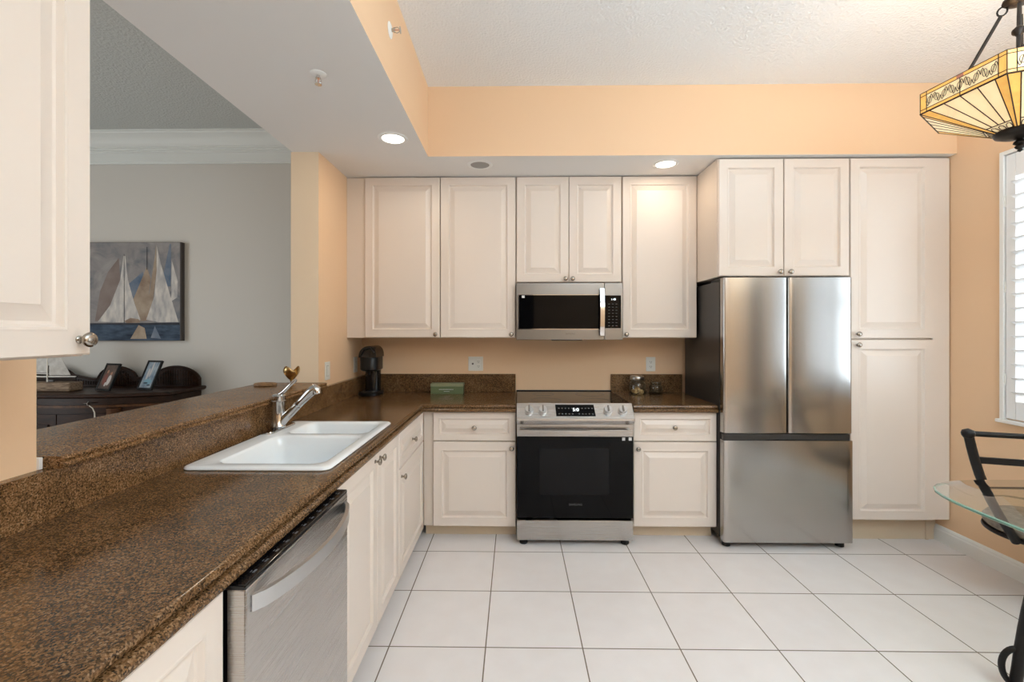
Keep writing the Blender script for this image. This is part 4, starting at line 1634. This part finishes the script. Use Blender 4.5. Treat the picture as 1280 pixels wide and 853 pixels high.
for k in range(4):
    a = math.radians(125.8+90*k)
    ca, sa = math.cos(a), math.sin(a)
    def P(r_, z):
        return (r_*ca, r_*sa, z)
    m2 = MB()
    m2.tube([P(0.30, 0.722), P(0.325, 0.68), P(0.352, 0.60), P(0.375, 0.50), P(0.395, 0.417), P(0.408, 0.33), P(0.418, 0.25), P(0.426, 0.177), P(0.434, 0.09), P(0.442, 0.014)], 0.0185, 14)
    lg = obj('leg', m2, MT['iron'], t, 60)
    m2 = MB()
    pts = []
    for i in range(17):
        b = -PI/2+PI*i/16
        pts.append((0.428*ca+(0.006+0.046*math.cos(b))*(ca*0.55-sa*0.83*-1*0.0)+(-0.030*math.cos(b))*1.0*abs(1) * (1 if k == 0 else ca), 0.428*sa+(0.006+0.046*math.cos(b))*sa*0.55, 0.092+0.074*math.sin(b)))
    m2.tube(pts, 0.0105, 10)
    obj('foot_scroll', m2, MT['iron'], lg, 60)
mb = MB()
for k in range(2):
    a = math.radians(125.8+90*k)
    mb.tube([(0.335*math.cos(a+s), 0.335*math.sin(a+s), 0.645) for s in (0, PI)], 0.009, 10)
obj('cross_brace', mb, MT['iron'], t, 60)

# chair: black iron frame, taupe round seat
CHX, CHY = 2.635, 2.245
t = thing('dining_chair', 'black iron chair with taupe cushion behind the glass table', 'chair', (CHX, CHY, 0))
mb = MB()
mb.lathe([(0.0, 0.385), (0.205, 0.385), (0.226, 0.392), (0.236, 0.405), (0.236, 0.425), (0.222, 0.442), (0.17, 0.452), (0.0, 0.458)], (0, 0, 0), 40)
obj('seat_cushion', mb, MT['suede'], t, 60)
mb = MB()
mb.lathe([(0.0, 0.366), (0.22, 0.366), (0.236, 0.370), (0.240, 0.378), (0.236, 0.387), (0.0, 0.387)], (0, 0, 0), 40)
obj('seat_frame', mb, MT['iron'], t, 60)
def L(x, y, z):
    return (x-CHX, y-CHY, z)
tl, tr_ = Vector((2.128, 2.140, 0.905)), Vector((2.62, 2.005, 0.905))
bl, br = Vector((2.400, 2.185, 0.376)), Vector((2.66, 2.025, 0.376))
for tp, bt in ((tl, bl), (tr_, br)):
    mb = MB()
    pts = []
    for k in range(9):
        v = k/8
        p = tp.lerp(bt, v)
        p.x += -0.035*math.sin(PI*v) if tp is tl else 0
        pts.append(L(*p))
    mb.tube(pts, 0.0185, 4 if False else 14)
    obj('back_post', mb, MT['iron'], t, 60)
mb = MB()
pts = []
for k in range(13):
    v = k/12
    p = tl.lerp(tr_, v)
    p += Vector((-0.22, -0.92, 0))*0.010*math.sin(PI*v)
    pts.append(L(*p))
mb.tube(pts, 0.0125, 12)
for tp in (tl, tr_):
    q = L(*tp)
    mb.lathe([(0.0, -0.027), (0.016, -0.022), (0.0235, -0.010), (0.0255, 0.002), (0.021, 0.015), (0.0, 0.024)], q, 16)
obj('top_rail', mb, MT['iron'], t, 60)
mb = MB()
a, b = tl.lerp(bl, 0.24), tr_.lerp(br, 0.24)
a.x -= 0.025
pts = [L(*a.lerp(b, k/8)) for k in range(9)]
mb.tube(pts, 0.01, flat=(0.030, 0.012, (0, 0, 1)))
obj('back_slat', mb, MT['iron'], t, 40)
mb = MB()
mb.lathe([(0.115, 0.0), (0.12, 0.006), (0.10, 0.016), (0.045, 0.03), (0.028, 0.06), (0.024, 0.20), (0.024, 0.33), (0.07, 0.366)], (0.075, -0.03, 0), 28)
obj('pedestal', mb, MT['iron'], t, 50)

# ------------------------------------------------------------------ pendant lamp over the table
LX, LY = 1.970, 1.780
t = thing('pendant_lamp', 'hexagonal amber stained-glass pendant lamp hanging on black rods', 'pendant lamp', (LX, LY, 2.08))
def Z(z):
    return z-2.08
R, ZR, ZB_, RB, ZCAP = 0.302, 2.292, 2.376, 0.062, 2.162
A0 = math.radians(156.4)      # one corner towards the left of the view
cor = [(math.cos(A0+k*PI/3), math.sin(A0+k*PI/3)) for k in range(6)]
def lerp2(a, b, v):
    return (a[0]+(b[0]-a[0])*v, a[1]+(b[1]-a[1])*v)
def thick(mb, mi, q, th=0.003):
    """a slab of glass: outline q moved inward by th"""
    mb.mi = mi
    v = [Vector(p) for p in q]
    nrm_ = (v[1]-v[0]).cross(v[2]-v[0]).normalized()
    c_ = sum(v, Vector())/len(v)
    if nrm_.dot(Vector((c_.x, c_.y, -0.05))) < 0:
        nrm_ = -nrm_
    mb.loops([[tuple(p) for p in v], [tuple(p-nrm_*th) for p in v]])
lead = MB()
def came(p, q, r_=0.0028):
    lead.tube([p, q], r_*0.75, 6)
for k in range(6):
    a, b = cor[k], cor[(k+1) % 6]
    mb = MB()
    zt, z1, z2, zb = Z(ZB_), Z(ZB_-0.014), Z(ZR+0.014), Z(ZR)
    def BP(v, z, rr=R):
        x, y = lerp2(a, b, v)
        return (x*rr, y*rr, z)
    for mi, v0, v1, za, zc in ((0, 0, 0.085, zt, zb), (0, 0.915, 1, zt, zb), (0, 0.085, 0.915, zt, z1), (0, 0.085, 0.915, z2, zb),
                               (1, 0.085, 0.915, z1, z2)):
        thick(mb, mi, [BP(v0, za), BP(v1, za), BP(v1, zc), BP(v0, zc)])
    thick(mb, 2, [BP(0.46, zt+0.001, R+0.001), BP(0.54, zt+0.001, R+0.001), BP(0.54, z1+0.001, R+0.001), BP(0.46, z1+0.001, R+0.001)])
    obj('band_panel', mb, [MT['amber'], MT['filigree_glass'], MT['ruby']], t)
    # filigree overlay
    mb = MB()
    zm = (z1+z2)/2
    hgt = (z1-z2)/2
    for s in range(9):
        v0 = 0.085+0.83*s/9
        v1 = v0+0.83/9
        pts = []
        for i in range(9):
            u = i/8
            pts.append(BP(v0+(v1-v0)*u, zm+hgt*0.75*math.sin(2*PI*u)*(1 if s % 2 else -1), R+0.002))
        mb.tube(pts, 0.0011, 5)
        pts = [BP(v0+(v1-v0)*(0.5+0.28*math.cos(2*PI*i/10)), zm+hgt*0.5*math.sin(2*PI*i/10), R+0.002) for i in range(10)]
        mb.tube(pts, 0.0009, 5, closed=True)
    obj('filigree', mb, MT['lead'], t)
    # lower cone
    mb = MB()
    def CP(v, u):
        """v along the side, u from rim (0) to cap (1)"""
        x, y = lerp2(a, b, v)
        rr = R+(RB-R)*u
        return (x*rr, y*rr, Z(ZR+(ZCAP-ZR)*u))
    cuts = [0, 0.12, 0.305, 0.5, 0.695, 0.88, 1.0]
    for i in range(6):
        mi = 0 if i in (0, 5) else 1
        hi_ = 0.80 if 0 < i < 5 else 1.0
        thick(mb, mi, [CP(cuts[i], 0.0), CP(cuts[i+1], 0.0), CP(cuts[i+1], hi_), CP(cuts[i], hi_)])
    thick(mb, 2, [CP(0.12, 0.80), CP(0.88, 0.80), CP(0.88, 1.0), CP(0.12, 1.0)])
    obj('cone_panel', mb, [MT['amber'], MT['ivory'], MT['filigree_glass']], t)
    for v in cuts[:-1]:
        came(CP(v, 0), CP(v, 0.80 if 0.2 < v < 0.8 else 1.0), 0.0026)
    came(CP(0.12, 0.80), CP(0.88, 0.80))
    for i in range(3):
        v = 0.25+0.25*i
        lead.tube([CP(v+0.10*math.cos(2*PI*j/8), 0.90+0.07*math.sin(2*PI*j/8)) for j in range(8)], 0.0016, 5, closed=True)
    for z_ in (zt, z1, z2):
        came(BP(0, z_), BP(1, z_), 0.0022)
    came(BP(0, zb), BP(1, zb), 0.0042)
    for v in (0, 0.085, 0.5, 0.915):
        came(BP(v, zt if v != 0.5 else z1), BP(v, zb), 0.0022)
obj('leading', lead, MT['lead'], t, 60)
mb = MB()
mb.lathe([(0.0, 2.178), (0.072, 2.172), (0.076, 2.166), (0.070, 2.155), (0.050, 2.146), (0.020, 2.141), (0.012, 2.136), (0.0, 2.134)], (0, 0, -2.08), 28)
obj('bottom_cap', mb, MT['bronze'], t, 50)
mb = MB()
mb.lathe([(0.008, 2.142), (0.010, 2.134), (0.018, 2.128), (0.020, 2.121), (0.011, 2.114), (0.016, 2.108), (0.013, 2.102), (0.006, 2.097), (0.009, 2.092), (0.0, 2.086)], (0, 0, -2.08), 16)
obj('finial', mb, MT['bronze'], t, 50)
mb = MB()
mb.lathe([(0.0, 2.700), (0.030, 2.698), (0.048, 2.690), (0.050, 2.682), (0.040, 2.672), (0.018, 2.664), (0.0, 2.662)], (0, 0, -2.08), 24)
obj('hub', mb, MT['bronze'], t, 50)
mb = MB()
mb.lathe([(0.012, 2.69), (0.012, 2.90), (0.065, 2.925), (0.075, 2.945), (0.075, 2.9595)], (0, 0, -2.08), 24)
obj('canopy_stem', mb, MT['bronze'], t, 50)
for ang, rr in ((130, 0.20), (220, 0.155), (310, 0.155), (40, 0.155)):
    a = math.radians(ang)
    ca, sa = math.cos(a), math.sin(a)
    mb = MB()
    p, q = Vector((0.050*ca, 0.050*sa, Z(2.645))), Vector((rr*ca, rr*sa, Z(2.345)))
    mb.tube([p, q], 0.0062, 10)
    dd = (q-p).normalized()
    m_ = p.lerp(q, 0.42)
    if ang != 130:
        mb.tube([m_-dd*0.022, m_-dd*0.012, m_-dd*0.004, m_+dd*0.004, m_+dd*0.012, m_+dd*0.022], [0.007, 0.013, 0.019, 0.019, 0.012, 0.007], 14)
    mb.tube([(0.047*ca+0.014*math.cos(2*PI*i/14)*ca, 0.047*sa+0.014*math.cos(2*PI*i/14)*sa, Z(2.660)+0.017*math.sin(2*PI*i/14)) for i in range(14)], 0.0032, 6, closed=True)
    mb.tube([q, Vector((0.26*ca, 0.26*sa, Z(2.352)))], 0.005, 8)
    obj('rod', mb, MT['bronze'], t, 50)
for k in range(3):
    a = 2*PI*k/3
    d = bpy.data.lights.new('pendant_bulb', 'POINT')
    d.energy = 1.6
    d.color = (1.0, 0.82, 0.6)
    d.shadow_soft_size = 0.03
    o = bpy.data.objects.new('pendant_bulb', d)
    C.objects.link(o)
    o.parent = t
    o.location = (0.12*math.cos(a), 0.12*math.sin(a), Z(2.35))
